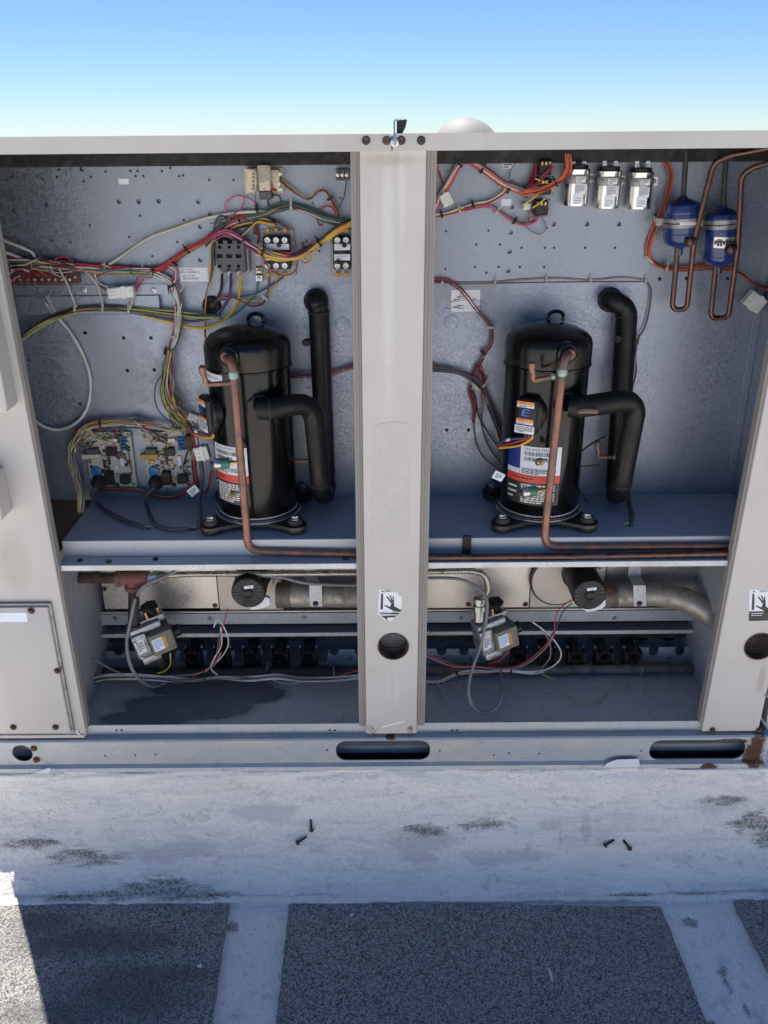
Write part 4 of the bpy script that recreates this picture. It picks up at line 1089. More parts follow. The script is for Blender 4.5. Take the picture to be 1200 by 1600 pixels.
for (x0, y0, x1, y1, lab, ln) in ((185, 279, 201, 288, 'small blank white tag near the lined header', 0), (785, 254, 802, 264, 'small printed white tag among the relay wires', 2), (783, 311, 799, 322, 'blank white tag below the printed one', 0),
                                  (314, 369, 328, 376, 'small white tag tucked under the red wires', 0), (399, 393, 414, 400, 'small printed white tag left of the contactor', 1), (784, 281, 793, 287, 'tiny white tag behind the relay harness', 0)):
    flatlabel('tag', lab, 'tag', x0, y0, x1, y1, YP, lines=ln)
# handwritten paper
t = flatlabel('paper_note', 'torn white paper note taped to the back wall below the grey cable', 'paper', 705, 453, 750, 487, YB, 'paper')
m = MB()
O = P(728, 470, YB-.0015); rd = random.Random(4)
for k in range(9):
    p0 = O+V((rd.uniform(-.028, .026), 0, rd.uniform(-.018, .02)))
    m.tube(spline([p0+V((rd.uniform(-.006, .006)*j, 0, rd.uniform(-.006, .006))) for j in range(5)], 3), .0005, 4)
m.build('scribble', 'ink_grey', t)

# transformer
t = thing('transformer', 'cream control transformer with a printed yellow label', 'transformer', P(411, 304, YP))
MB().pbox(381, 262, 443, 303, YP-.006, YP-.0005, .001).build('mounting_plate', 'beige_plastic', t)
b_ = MB().pbox(383, 263, 402, 301, YP-.034, YP-.006, .003, 2).build('coil_bobbin', 'beige_plastic', t)
c = MB()
for y in (271, 277, 283, 289, 294): hole_cyl(c, 396, y, YP-.034, .0024, d=.006)
cut(b_, c)
MB().pbox(423, 265, 437, 300, YP-.030, YP-.006, .003, 2).build('coil_bobbin', 'beige_plastic', t)
MB().pbox(403, 258, 422, 298, YP-.046, YP-.006, .002).build('wrapped_core', 'beige_plastic', t)
MB().pbox(405, 298.5, 424, 312, YP-.044, YP-.004, .002).build('iron_core', 'grey_plastic', t)
m = MB(); bars(m, P(412.5, 273, YP-.0462), XR, ZU, NF, .021, .032, 8, .0003, 12); m.build('print', 'ink_grey', t)
m = MB()
for (x, y) in ((384, 263), (437, 272), (438, 296), (435, 287)): m.pbox(x-3, y-2.5, x+3, y+2.5, YP-.032, YP-.024, .001)
m.build('terminals', 'white_plastic', t)

# contactors
def contactor(x, y, n, label):
    t = thing('contactor', label, 'contactor', P(x+18, y+36, YP), 'contactors on the electrical plate')
    MB().pbox(x-5, y-35, x+n*14+7, y+37, YP-.004, YP-.0005, .001).build('mounting_plate', 'steel_dull', t)
    MB().pbox(x-2, y-23, x+n*14-2, y+28, YP-.040, YP-.0042, .003, 2).build('body', 'black_plastic', t)
    for (y0, y1) in ((y-12, y-2), (y+4, y+14)):
        f_ = MB().pbox(x, y0, x+n*14-3, y1, YP-.046, YP-.0402, .001).build('cover_plate', 'label_white', t)
        m = MB(); bars(m, P(x+n*7-2, (y0+y1)/2, YP-.0462), XR, ZU, NF, n*.014, .009, 2, .0002, int(x+y0), .22); m.build('print', 'ink_grey', f_)
    for k in range(n):
        xx = x+5+k*13.5
        for (yy, yt) in ((y-18, y-33), (y+22, y+36)):
            q = P(xx, yy, YP-.0405); m = MB(); m.lathe(q, NF, [(.0072, -.001), (.0072, .003), (.0058, .0045), (.0045, .0045), (.004, .0015), (.0015, .0015), (0, .003)], 16); m.build('terminal_screw', 'steel', t)
            sp_ = MB().pbox(xx-3.0, yt-4, xx+3.0, yt+4, YP-.030, YP-.018, .002).build('spade_sleeve', 'amber', t)
    for (bx, by) in ((x+n*7+2, y-10), (x+n*7-8, y+16)): m = MB(); m.lathe(P(bx, by, YP-.0475), NF, [(.005, 0), (.005, .004), (.0025, .005)], 14); m.build('latch_button', 'black_plastic', t)
contactor(413, 393, 3, 'black three pole contactor with yellow terminals below the transformer')
contactor(522, 393, 2, 'black contactor partly hidden by the centre post frame')
# power block
t = thing('power_block', 'grey three pole power distribution block', 'terminal block', P(362, 428, YP))
b_ = MB().pbox(338, 375, 383, 426, YP-.050, YP-.0005, .002).build('body', 'grey_plastic', t)
c = MB()
for i in range(3):
    for (y, s_) in ((386, 0), (400, 1), (416, 0)):
        p = P(343.5+i*14.6, y, YP-.05)
        if s_: c.box(p.x-.0062, p.x+.0062, p.y-.01, p.y+.016, p.z-.0042, p.z+.0042)
        else: c.cyl(p+V((0, -.01, 0)), p+V((0, .016, 0)), .0038, n=14)
    for (y, h) in ((372, 4), (429, 4)):
        p = P(344+i*14.6, y, YP-.05); c.box(p.x-.0055, p.x+.0055, p.y-.01, p.y+.03, p.z-.012, p.z+.012)
cut(b_, c)
m = MB().pbox(384, 378, 389, 426, YP-.030, YP-.001, .001); m.build('side_rail', 'steel_dull', t)
for i in range(3): m = MB(); m.lathe(P(344+i*14.6, 427, YP-.036), NF, [(.005, 0), (.005, .004), (.002, .004)], 12); m.build('terminal_screw', 'steel_dull', t)
# ground lug
t = thing('ground_lug', 'small brass and silver ground lug below the contactor', 'ground lug', P(404, 440, YP))
MB().pbox(399, 418, 410, 428, YP-.012, YP-.0005, .001).build('plate', 'brass', t)
MB().pbox(399, 430, 410, 440, YP-.016, YP-.0005, .001).build('clamp', 'steel', t)
for y in (424, 435): m = MB(); m.lathe(P(404.5, y, YP-.0165), NF, [(.0045, -.004), (.0045, .002), (.003, .003)], 12); m.build('lug_screw', 'steel', t)
t = thing('terminal_block', 'small grey terminal block with three screws near the centre post', 'terminal block', P(535, 282, YP))
for i in range(3):
    b_ = MB().pbox(525+i*7, 264, 531.5+i*7, 282, YP-.020, YP-.0005, .001).build('segment', 'grey_plastic', t)
    m = MB(); m.lathe(P(528+i*7, 273, YP-.0202), NF, [(.0042, 0), (.0042, .001), (.002, .0015)], 12); m.build('terminal_screw', 'steel', b_)
# red terminal strip
t = thing('terminal_strip', 'dark red low voltage terminal strip with silver screws', 'terminal strip', P(70, 443, YP))
MB().pbox(14, 424, 124, 443, YP-.014, YP-.0005, .001).build('strip', 'strip_red', t)
MB().pbox(14, 417, 124, 424, YP-.006, YP-.0005, .001).build('strip_edge', 'strip_red', t)
for x in (21, 32, 43, 54, 65, 76, 86, 97, 109): m = MB(); m.lathe(P(x, 436.5, YP-.0142), NF, [(.0042, 0), (.0042, .0015), (.003, .0035), (.001, .004)], 12); m.build('terminal_screw', 'steel', t)
m = MB(); m.lathe(P(117.5, 433, YP-.0142), NF, [(.0038, 0), (.003, .002)], 12); m.build('terminal_screw', 'steel_dull', t)

# plug connectors
def plug(px, py, Y, w_, h_, ang, label, mat='white_plastic', d=.022):
    O = P(px, py, Y); k = MPP(py, Y); a = D(ang); R_ = V((math.cos(a), 0, math.sin(a))); U_ = V((-math.sin(a), 0, math.cos(a)))
    t = thing('plug_connector', label, 'connector', O, 'plug connectors on the wiring')
    m = MB(); m.obox(O, R_*w_*k/2, V((0, d/2, 0)), U_*h_*k/2, .0015); b_ = m.build('housing', mat, t)
    m = MB(); m.obox(O+R_*w_*k*.12, R_*w_*k*.10, V((0, d*.58, 0)), U_*h_*k*.56, .001); m.build('latch', mat, t)
    for s_ in (-.25, .05, .32):
        m = MB(); m.obox(O+R_*w_*k*-.28+U_*h_*k*s_+V((0, -d*.5, 0)), R_*w_*k*.14, V((0, .0016, 0)), U_*h_*k*.07, .0004); m.build('rib', mat, t)
plug(190, 456, YP-.028, 40, 17, 4, 'translucent white plug connector hanging below the main harness')
plug(1178, 471, YB-.025, 30, 24, -35, 'large white plug connector near the right hand frame')
plug(697, 311, YP-.016, 17, 20, 28, 'square white plug connector beside the centre post frame')
plug(306, 652, 1.93, 22, 12, -28, 'clear plastic plug connector beside the terminal box', 'clear_plastic')
plug(316, 707, 1.93, 22, 22, 10, 'white ribbed plug connector behind the green pressure switch')
plug(822, 322, YP-.016, 12, 9, 8, 'small white plug connector left of the black relay')
plug(404, 496, YB-.02, 14, 10, -40, 'crumpled white plug connector above the lifting lug')
plug(296, 690, 1.95, 13, 22, -5, 'brown plug connector where the harness meets the boards', 'rust_dark')
# grommet
t = thing('wall_grommet', 'black rubber grommet in the back wall with cables through it', 'grommet', P(331, 490, YB))
m = MB(); m.lathe(P(331, 477, YB-.0003), NF, [(.0215, 0), (.0215, .004), (.017, .009), (.011, .010), (.010, .004), (0, .004)], 28); m.build('ring', 'rubber', t)

# relays
def relay(x0, y0, x1, y1, dep, label):
    t = thing('relay', label, 'relay', P((x0+x1)/2, y1, YP), 'relays on the electrical plate')
    MB().pbox(x0, y0, x1, y1, YP-dep, YP-.0045, .002).build('case', 'black_plastic', t)
    MB().pbox(x0-2, y0-2, x1+3, y1+2, YP-.004, YP-.0005, .001).build('bracket', 'steel_dull', t)
    for i in range(3):
        MB().pbox(x0+3+i*6, y0+3, x0+6+i*6, y0+8, YP-dep-.006, YP-dep+.001).build('blade', 'brass', t)
relay(836, 313, 857, 337, .04, 'black relay hanging lowest in the relay cluster')
relay(838, 279, 862, 304, .045, 'black relay crossed by the orange wires')
relay(843, 250, 862, 274, .04, 'black relay tucked under the lined header')
m = MB()
# capacitors
def capacitor(cx, y0, y1, hw, seed, label):
    Yc = YP-.026; t = thing('run_capacitor', label, 'capacitor', P(cx, y1, YP), 'silver run capacitors')
    k = MPP((y0+y1)/2, Yc); w_ = hw*k; dp = .023; z0 = P(cx, y1, Yc-.02).z; z1 = P(cx, y0+13, Yc-.02).z; xc = P(cx, (y0+y1)/2, Yc).x
    def stadium(w__, d__):
        pts = []; r = d__; s_ = max(.001, w__-r)
        for a0, sx in ((-90, 1), (90, -1)):
            for j in range(9): a = D(a0+180*j/8); pts.append((sx*s_+r*math.cos(a), r*math.sin(a)))
        return pts
    def ovl(prof, nm, mat, par, Yo=0):
        m = MB(); vs = []; fs = []; n = 18
        for (sc_, z) in prof: vs += [V((xc+p[0]*sc_, Yc+Yo+p[1]*sc_, z)) for p in stadium(w_, dp)]
        for i in range(len(prof)-1):
            for j in range(n): j2 = (j+1) % n; fs.append((i*n+j, i*n+j2, (i+1)*n+j2, (i+1)*n+j))
        fs.append(tuple(range(n-1, -1, -1))); fs.append(tuple((len(prof)-1)*n+j for j in range(n)))
        m.add(vs, fs); return m.build(nm, mat, par)
    can = ovl([(.97, z0), (1, z0+.002), (1, z1-.004), (1.03, z1-.003), (1.03, z1), (.97, z1+.001)], 'can', 'can_metal', t)
    ovl([(.85, z1+.0015), (.85, z1+.008), (.8, z1+.009)], 'terminal_cap', 'black_plastic', t)
    for s_ in (-.45, .45):
        m = MB(); m.box(xc+s_*w_-.004, xc+s_*w_+.004, Yc-.002, Yc-.001, z1+.009, z1+.022); m.box(xc+s_*w_-.0045, xc+s_*w_+.0045, Yc-.006, Yc-.0022, z1+.0095, z1+.015); m.build('spade_terminal', 'label_white', t)
    zs0, zs1 = z0+(z1-z0)*.62, z0+(z1-z0)*.86
    sp_ = ovl([(1.04, zs0), (1.05, zs0+.0005), (1.05, zs1-.0005), (1.04, zs1)], 'strap', 'steel_dull', t)
    m = MB(); m.box(xc+w_*1.04, xc+w_*1.04+.016, YP-.003, YP-.0005, zs0, zs1); m.build('strap_foot', 'steel', t)
    screw(V((xc+w_*1.04+.008, YP-.003, (zs0+zs1)/2)), t, .0036, 'steel_dull')
    f = Yc-dp
    def lab(x0, x1, za, zb_, mat, nm, o): return MB().box(xc+x0*w_, xc+x1*w_, f-o-.0004, f-o, za, zb_).build(nm, mat, t)
    lab(-.45, .42, z0+.004, z0+(z1-z0)*.32, 'tape', 'rating_label', .0003); lab(-.35, .55, z0+(z1-z0)*.325, z0+(z1-z0)*.61, 'label_white', 'rating_label', .0003)
    lab(-.25, .5, zs0+.003, zs1-.003, 'label_white', 'strap_label', .0016)
    m = MB(); bars(m, V((xc+.1*w_, f-.0009, z0+(z1-z0)*.48)), XR, ZU, NF, w_*.75, (z1-z0)*.22, 6, .0002, seed); bars(m, V((xc, f-.0009, z0+(z1-z0)*.16)), XR, ZU, NF, w_*.6, (z1-z0)*.2, 3, .0002, seed+1, .3)
    bars(m, V((xc+.12*w_, f-.0024, (zs0+zs1)/2)), XR, ZU, NF, w_*.6, (zs1-zs0)*.6, 3, .0002, seed+2); m.build('print', 'ink_grey', t)
capacitor(901, 252, 322, 19, 31, 'silver run capacitor beside the orange wires, first from the relays')
capacitor(950, 255, 326, 19, 41, 'silver run capacitor between two others')
capacitor(1000, 257, 327, 19, 51, 'silver run capacitor closest to the blue filter driers')

# control boards
t = thing('board_plate', 'grey mounting plate behind the two ignition boards', 'mounting plate', P(215, 766, YB-.004))
MB().pbox(126, 669, 312, 767, YB-.005, YB-.0008, .001).build('plate', 'galv_low', t)
def board(x0, x1, seed, label):
    rd = random.Random(seed); Y = YB-.016
    t = thing('ignition_board', label, 'circuit board', P((x0+x1)/2, 761, Y), 'ignition boards above the shelf')
    A = P(x0, 718, Y); Bx = P(x1, 718, Y); zt_ = P((x0+x1)/2, 675, Y).z; zb_ = P((x0+x1)/2, 761, Y).z; W_ = Bx.x-A.x; H_ = zt_-zb_
    MB().box(A.x, Bx.x, Y, Y+.0018, zb_, zt_, .0003).build('board', 'pcb', t)
    for (u, v) in ((.05, .05), (.95, .05), (.05, .95), (.95, .95)):
        m = MB(); p = V((A.x+u*W_, Y+.0018, zt_-v*H_)); m.cyl(p, p+V((0, .009, 0)), .003, n=8); p = p+V((0, -.0018, 0)); m.lathe(p, NF, [(.0035, 0), (.0035, .001), (.002, .002)], 10); m.build('standoff', 'steel_dull', t)
    def comp(u0, v0, u1, v1, d, mat, nm='component', bev=.0008):
        return MB().box(A.x+u0*W_, A.x+u1*W_, Y-d, Y-.0001, zt_-v1*H_, zt_-v0*H_, bev).build(nm, mat, t)
    comp(-.06, .36, .33, .44, .018, 'amber' if seed == 2 else 'beige_plastic', 'transformer_block'); comp(.06, .27, .30, .36, .016, 'grey_plastic', 'transformer_core')
    m = MB(); p = V((A.x+.17*W_, Y-.0001, zt_-.70*H_)); m.lathe(p, NF, [(.0125, 0), (.0125, .006), (.010, .007)], 20); m.build('blue_capacitor', 'part_blue', t)
    comp(.36, .69, .54, .92, .018, 'black_plastic', 'relay'); comp(.68, .75, .90, .90, .016, 'black_plastic', 'relay')
    comp(.46, .26, .68, .40, .014, 'black_plastic', 'relay')
    for i in range(4):
        m = MB(); z = zt_-(.10+.065*i)*H_; m.cyl(V((A.x+.76*W_, Y-.005, z)), V((A.x+.92*W_, Y-.005, z)), .0032, n=8); m.build('resistor', 'part_blue', t)
    comp(.72, .42, .80, .60, .006, 'label_white', 'header'); comp(.34, .50, .40, .64, .005, 'label_black', 'chip'); comp(.45, .44, .50, .58, .005, 'label_black', 'chip')
    comp(.84, .50, .93, .58, .002, 'label_black', 'stamp'); comp(.52, .92, .62, .99, .002, 'label_black', 'stamp')
    comp(.55, .10, .72, .16, .010, 'white_plastic', 'header')
    for i in range(90):
        u, v = rd.uniform(.05, .95), rd.uniform(.06, .95); s_ = rd.uniform(.012, .035)
        comp(u-s_, v-s_*rd.uniform(.3, 1), u+s_, v+s_*rd.uniform(.3, 1), rd.uniform(.002, .006), rd.choice(['black_plastic', 'black_plastic', 'grey_plastic', 'brass', 'label_black', 'steel_dull', 'label_white']), 'component', 0)
    p = V((A.x+.20*W_, Y-.0001, zt_-.86*H_)); m = MB(); m.lathe(p, V((0, -.93, -.35)), [(.012, -.002), (.0165, .004), (.0175, .016), (.012, .026), (.007, .030)], 22); m.build('spark_lead_boot', 'rubber', t)
    return p
bp1 = board(136.5, 209, 1, 'cream ignition board with a pale transformer block')
bp2 = board(226.5, 298.5, 2, 'cream ignition board with an amber transformer block')

# ---------------------------------------------------------------- gas section
def gas_valve(px, py, Y, rot, label, inlet_elbow):
    O = P(px, py, Y); k = .00143; a = D(rot)
    t = thing('gas_valve', label, 'gas valve', O+V((0, 0, -.05)), 'gas valves in the burner bay')
    M_ = Matrix.Translation(O) @ Matrix.Rotation(a, 4, 'Z') @ Matrix.Rotation(D(-12), 4, 'Y')
    def b(x0, x1, y0, y1, z0, z1, nm, mat, bev=2.5, seg=2, par=None):
        m = MB(); m.box(x0*k, x1*k, y0*k, y1*k, z0*k, z1*k, bev*k, seg); m.xform(M_); return m.build(nm, mat, par or t)
    def ly(p, ax, prof, nm, mat, n=20, par=None):
        m = MB(); m.lathe(V(p)*k, ax, [(r*k, h*k) for r, h in prof], n); m.xform(M_); return m.build(nm, mat, par or t)
    b(-34, -8, -16, 22, -26, 24, 'valve_body', 'cast_alu', 5)
    b(-33, 22, -10, 24, 17, 32, 'valve_head', 'cast_alu', 5)
    b(-12, 32, 2, 26, 22, 36, 'regulator_block', 'cast_alu', 4)
    b(-30, 4, -15, 18, -40, -24, 'outlet_boss', 'cast_alu', 5)
    ac_ = b(-8, 34, -24, 20, -26, 17, 'actuator_cover', 'olive', 4)
    ly((34, -2, -4), (1, 0, 0), [(16, -1), (15, 3), (10.5, 4), (10.5, 13), (9, 14.5)], 'control_knob', 'black_plastic')
    ly((14, 12, 35), (0, 0, 1), [(15, 0), (15, 3)], 'regulator_base', 'cast_alu')
    ly((14, 12, 49), (0, 0, 1), [(15, 0), (16, 2), (16, 6), (14, 8)], 'regulator_cap', 'black_plastic', 6)
    for (sx, sy) in ((4, 2), (25, 8), (10, 22)): ly((sx, sy, 35), (0, 0, 1), [(2.3, 0), (2.3, 15)], 'post', 'brass', 10)
    ly((14, 12, 38), (0, 0, 1), [(7, 0), (7, 11)], 'spring_tower', 'black_plastic')
    for (x, z) in ((-30, 12), (-28, -20)): ly((x, -16, z), (0, -1, 0), [(3.2, -1), (3.2, 2), (2, 3)], 'body_screw', 'steel', 6)
    m = MB(); m.box(-4*k, 14*k, -24.7*k, -24.2*k, -15*k, 9*k); m.xform(M_); m.build('rating_label', 'tape', ac_)
    m = MB(); m.box(14.5*k, 20*k, -24.7*k, -24.2*k, -15*k, 9*k); m.xform(M_); m.build('warning_label', 'amber', ac_)
    m = MB(); m.box(-31*k, -16*k, -16.7*k, -16.2*k, -12*k, 14*k); m.xform(M_); m.build('code_label', 'label_white', t)
    m = MB(); bars(m, V((5*k, -24.8*k, -3*k)), XR, ZU, NF, 15*k, 20*k, 5, .0002, 7, .4); m.xform(M_); m.build('print', 'logo_blue', ac_)
    m = MB(); bars(m, V((-23.5*k, -16.8*k, 1*k)), XR, ZU, NF, 12*k, 20*k, 5, .0002, 17); m.xform(M_); m.build('print', 'ink', t)
    # outlet nipple down to the manifold
    p = M_ @ V((-4*k, 8*k, -38*k)); q = V((p.x+.004, 1.925, P(300, 1047, 1.925).z+.004))
    m = MB(); m.cyl(p, q, .0125, n=18); m.lathe(q+V((0, 0, .004)), ZU, [(.015, -.004), (.0165, .0), (.0165, .012), (.0135, .014)], 18); m.build('outlet_nipple', 'black_iron', t)
    return t, M_, k
gv1, M1, k1 = gas_valve(238, 996, 1.865, 24, 'grey gas valve below the rust coloured pipe tee', False)
gv2, M2, k2 = gas_valve(773, 990, 1.865, 20, 'grey gas valve fed by the ribbed flexible conduit', True)
# gas pipe and tee into the first valve
top1 = M1 @ V((-22*k1, 6*k1, 30*k1))
t = thing('gas_pipe', 'black iron gas pipe with a rust red tee above the valve', 'gas pipe', top1)
te = P(207, 903, 1.875)
m = MB(); m.cyl(P(60, 903, 1.875), te+V((-.01, 0, 0)), .0135, n=18); m.build('inlet_pipe', 'rust_dark', t)
m = MB(); m.cyl(te+V((-.036, 0, 0)), te+V((.036, 0, 0)), .0185, n=22)
for s_ in (-1, 1): m.lathe(te+V((s_*.028, 0, 0)), V((s_, 0, 0)), [(.0185, -.002), (.0215, 0), (.0215, .010), (.017, .0105)], 22)
m.cyl(te, te+V((.0, 0, -.022)), .0185, n=22); m.lathe(te+V((0, 0, -.020)), (0, 0, -1), [(.0185, -.002), (.0215, 0), (.0215, .010), (.017, .0105)], 22); m.build('tee', 'red_iron', t)
m = MB(); m.cyl(te+V((0, 0, -.028)), top1, .0135, n=18); m.lathe(top1+V((0, 0, .002)), ZU, [(.0185, -.004), (.019, .004), (.015, .007)], 8); m.build('drop_pipe', 'black_iron', t)
m = MB(); m.lathe(te+V((.038, 0, 0)), XR, [(.014, 0), (.014, .012), (.0175, .013), (.0175, .024), (.013, .026), (.013, .034)], 8); m.build('conduit_nut', 'steel', t)
# flexible ribbed conduit
top2 = M2 @ V((-22*k2, 6*k2, 34*k2))
p_ = [te+V((.066, 0, .004)), P(300, 897, 1.872), P(430, 896.5, 1.872), P(600, 895, 1.872), P(700, 892.5, 1.872), P(738, 892.5, 1.872), P(757, 900, 1.872), P(762, 922, 1.868), V((top2.x, top2.y, P(762, 934, 1.865).z))]
path = spline(p_, 10); ln = [0]
for i in range(1, len(path)): ln.append(ln[-1]+(path[i]-path[i-1]).length)
fine = []; s_ = 0; i = 0
while s_ < ln[-1]:
    while ln[i+1] < s_: i += 1
    f_ = (s_-ln[i])/max(1e-9, ln[i+1]-ln[i]); fine.append(path[i].lerp(path[i+1], f_)); s_ += .00125
rr = [.0078 if (j//2) % 2 else .0064 for j in range(len(fine))]
t = thing('flexible_conduit', 'ribbed metal conduit running behind the centre post to the second gas valve', 'conduit', fine[-1])
MB().tube(fine, rr, 14).build('ribbed_sleeve', 'zinc_flex', t)
e_ = fine[-1]; m = MB(); m.lathe(e_+V((0, 0, .004)), (0, 0, -1), [(.011, 0), (.0155, .001), (.0155, .012), (.0125, .013), (.0125, .020), (.016, .021), (.016, .034), (.012, .036), (.012, (e_-top2).length+.004)], 8); m.build('end_fitting', 'steel', t)
m = MB(); m.lathe(fine[0], XR, [(.0125, -.010), (.0125, .012), (.0105, .013)], 8); m.build('end_fitting', 'steel_dull', t)

# manifolds and burners
for (x0, x1, mt, lab) in ((120, 580, 'black_iron', 'dark gas manifold pipe below the burners beside the damp floor patch'), (640, 1130, 'pipe_rusty', 'rusty gas manifold pipe below the burners on the dry floor')):
    a = P(x0, 1048, 1.925); b = P(x1, 1048, 1.925); b.z = a.z = P(600, 1048, 1.925).z
    t = thing('gas_manifold', lab, 'gas pipe', a, 'gas manifolds'); MB().cyl(a, b, .0125, n=20).build('pipe', mt, t)
    for xx in ((419, 522) if x0 < 200 else (1000,)):
        p = P(xx, 1048, 1.925); MB().box(p.x-.003, p.x+.003, p.y-.016, p.y+.016, p.z-.0155, p.z+.022, .001).build('support_clip', 'steel_dull', t)
def burner(px, rusty, label, group):
    Y0 = 1.936; Y1 = 2.045; x = P(px, 1030, Y0).x; z0 = P(px, 1028, Y0).z
    t = thing('burner', label, 'burner', V((x, Y0, z0)), group); mt = 'rust_dark' if rusty else 'black_iron'
    a = V((x, Y0, z0)); ax = V((0, 1, .05)).normalized()
    m = MB(); m.lathe(a, ax, [(.0165, 0), (.0180, 0), (.0165, .010), (.0135, .030), (.0135, .055), (.0165, .085), (.0165, .108)], 20, closed=False); m.lathe(a, ax, [(.0155, 0), (.0125, .03), (.0125, .1), (0, .1)], 20, closed=False); m.build('venturi_tube', mt, t)
    m = MB(); m.box(x-.021, x-.0185, Y0+.004, Y0+.05, ZFL+.001, z0+.014); m.box(x+.0185, x+.021, Y0+.004, Y0+.05, ZFL+.001, z0+.014); m.box(x-.021, x+.021, Y0+.028, Y0+.031, ZFL+.001, z0-.0135); m.build('bracket', mt, t)
    for s_ in (-1, 1): m = MB(); m.lathe(V((x+s_*.0205, Y0+.030, z0+.016)), ZU, [(.004, -.003), (.004, .003), (.002, .004)], 8); m.build('bracket_screw', 'steel_dull', t)
NTH = ('first', 'second', 'third', 'fourth', 'fifth')
for i, x in enumerate((300, 345, 391, 436, 481)): burner(x, False, 'black gas burner tube, %s from the gas valve under the rust red tee' % NTH[i], 'burners in the bay with the damp floor')
for i, x in enumerate((812, 857, 902, 946, 991)): burner(x, True, 'rusty gas burner tube, %s from the gas valve on the ribbed conduit' % NTH[i], 'burners in the bay with the dry floor')

# draft inducers
def inducer(px, py, rpx, label, ring):
    Yf = 1.845; O = P(px, py, Yf); r = .0415
    t = thing('draft_inducer', label, 'fan motor', V((O.x, 1.98, O.z-.05)), 'draft inducer motors')
    m = MB(); m.lathe(O+V((0, .006, 0)), (0, 1, 0), [(r*.97, 0), (r*1.0, .004), (r*1.0, .095), (r*1.1, .096), (r*1.1, .108), (r*.9, .11), (r*.9, .136)], 40); body = m.build('motor_body', 'black_plastic', t)
    m = MB(); m.lathe(O, NF, [(r*.98, -.0055), (r*.98, .0), (r*.92, .003), (r*.30, .005), (r*.29, .008), (r*.22, .010), (0, .010)], 40); cap_ = m.build('end_cap', 'black_plastic', t)
    m = MB()
    for j in range(20):
        a = 2*math.pi*j/20
        if j % 5 == 4: continue
        u = V((math.cos(a), 0, math.sin(a))); w_ = V((-math.sin(a), 0, math.cos(a)))
        m.obox(O+u*r*.72+V((0, -.0042, 0)), u*r*.16, V((0, .0008, 0)), w_*r*.06)
    m.build('vent_slots', 'ink', cap_)
    q = O+V((.003, -.0056, .018)); MB().obox(q, V((.011, 0, .0015)), V((0, .0006, 0)), V((-.0006, 0, .004)), .0003).build('code_label', 'label_white', cap_)
    pm = MB(); text_on(pm, '4 75', .005, q, V((.99, 0, .13)), ZU, NF, .0009); pm.build('print', 'ink', cap_)
    # scroll housing plate behind
    if ring:
        c_ = P(872, 908, YL-.02); m = MB(); m.lathe(c_, (0, 1, 0), [(.060, -.004), (.066, -.002), (.067, .018)], 48); m.build('housing', 'cream_paint', t)
        m = MB(); m.lathe(c_, (0, 1, 0), [(.067, .0), (.071, .001), (.071, .018)], 48, closed=False); m.build('housing_rim', 'rust_dark', t)
    else:
        c_ = P(398, 908, YL-.02); m = MB(); m.lathe(c_, (0, 1, 0), [(.040, -.004), (.046, -.002), (.047, .018)], 40); m.build('housing', 'cream_paint', t)
    m = MB()
    for j in range(3):
        a = D(20+120*j); u = V((math.cos(a), 0, math.sin(a))); p = O+u*(r*1.2)+V((0, .10, 0)); m.obox(p, u*.012, V((0, .002, 0)), V((0, 1, 0)).cross(u)*.007, .001); m.lathe(p+V((0, -.002, 0)), NF, [(.004, 0), (.004, .004)], 6)
    m.build('mounting_lugs', 'steel_dull', t)
    # white drip cover below the motor
    m = MB(); k = .0014; pts = [(-10, -26), (-6, -36), (2, -42), (14, -41), (28, -36), (34, -30), (33, -20), (20, -14), (0, -18)]
    m.prism([O+V((a*k, .02, b*k)) for a, b in pts], (0, .012, 0)); m.build('drip_cover', 'label_white', t)
    return t, O
i1, o1 = inducer(388, 926, 29, 'black draft inducer motor on a plain cream plate', False)
i2, o2 = inducer(921, 929, 30, 'black draft inducer motor on a round cream housing with rust', True)

# flue pipes from the inducers to the outlets in the posts
def flue(pts, hc_, label):
    p = [V(q) for q in pts]+[hc_+V((-.03 if hc_.x > .3 else .004, .10, 0)), hc_+V((0, .062, 0))]
    t = thing('flue_pipe', label, 'flue pipe', min(p, key=lambda q: q.z), 'flue pipes')
    m = MB(); path = rounded(p, .09, 10); m.tube(path, .0300, 28); m.build('tube', 'steel_bright', t)
    m = MB(); m.lathe(p[0], (p[1]-p[0]), [(.0302, -.008), (.0335, -.004), (.0335, .010), (.0308, .016), (.0306, .03)], 28); m.build('rusted_joint', 'pipe_rusty', t)
    return t
flue([P(437, 930, 1.945), P(520, 930, 1.945), P(612, 932, 1.940)], hc, 'straight shiny flue pipe running to the outlet in the centre post')
flue([P(944, 930, 1.945), P(1030, 928, 1.945), P(1080, 938, 1.92), P(1125, 970, 1.87)], hr, 'curved shiny flue pipe with a rusted joint')
def strap(x, lab):
    t = thing('pipe_strap', lab, 'bracket', P(x, 945, 1.92), 'folded straps holding the flue pipes')
    w_ = .0155; pl_ = [P(x+2, 880, 1.975), P(x+1, 900, 1.968), P(x+9, 915, 1.912), P(x+10, 947, 1.912)]
    m = MB()
    for i in range(3):
        a, b = pl_[i], pl_[i+1]; d = b-a; n_ = XR.cross(d).normalized()*.001
        m.obox((a+b)/2, d*.505, XR*w_, n_)
    m.build('strap', 'galv_base', t); screw(P(x+9, 943, 1.911), t, .0048, 'rust_dark')
strap(484, 'folded steel strap over the straight flue pipe'); strap(990, 'folded steel strap over the curved flue pipe')
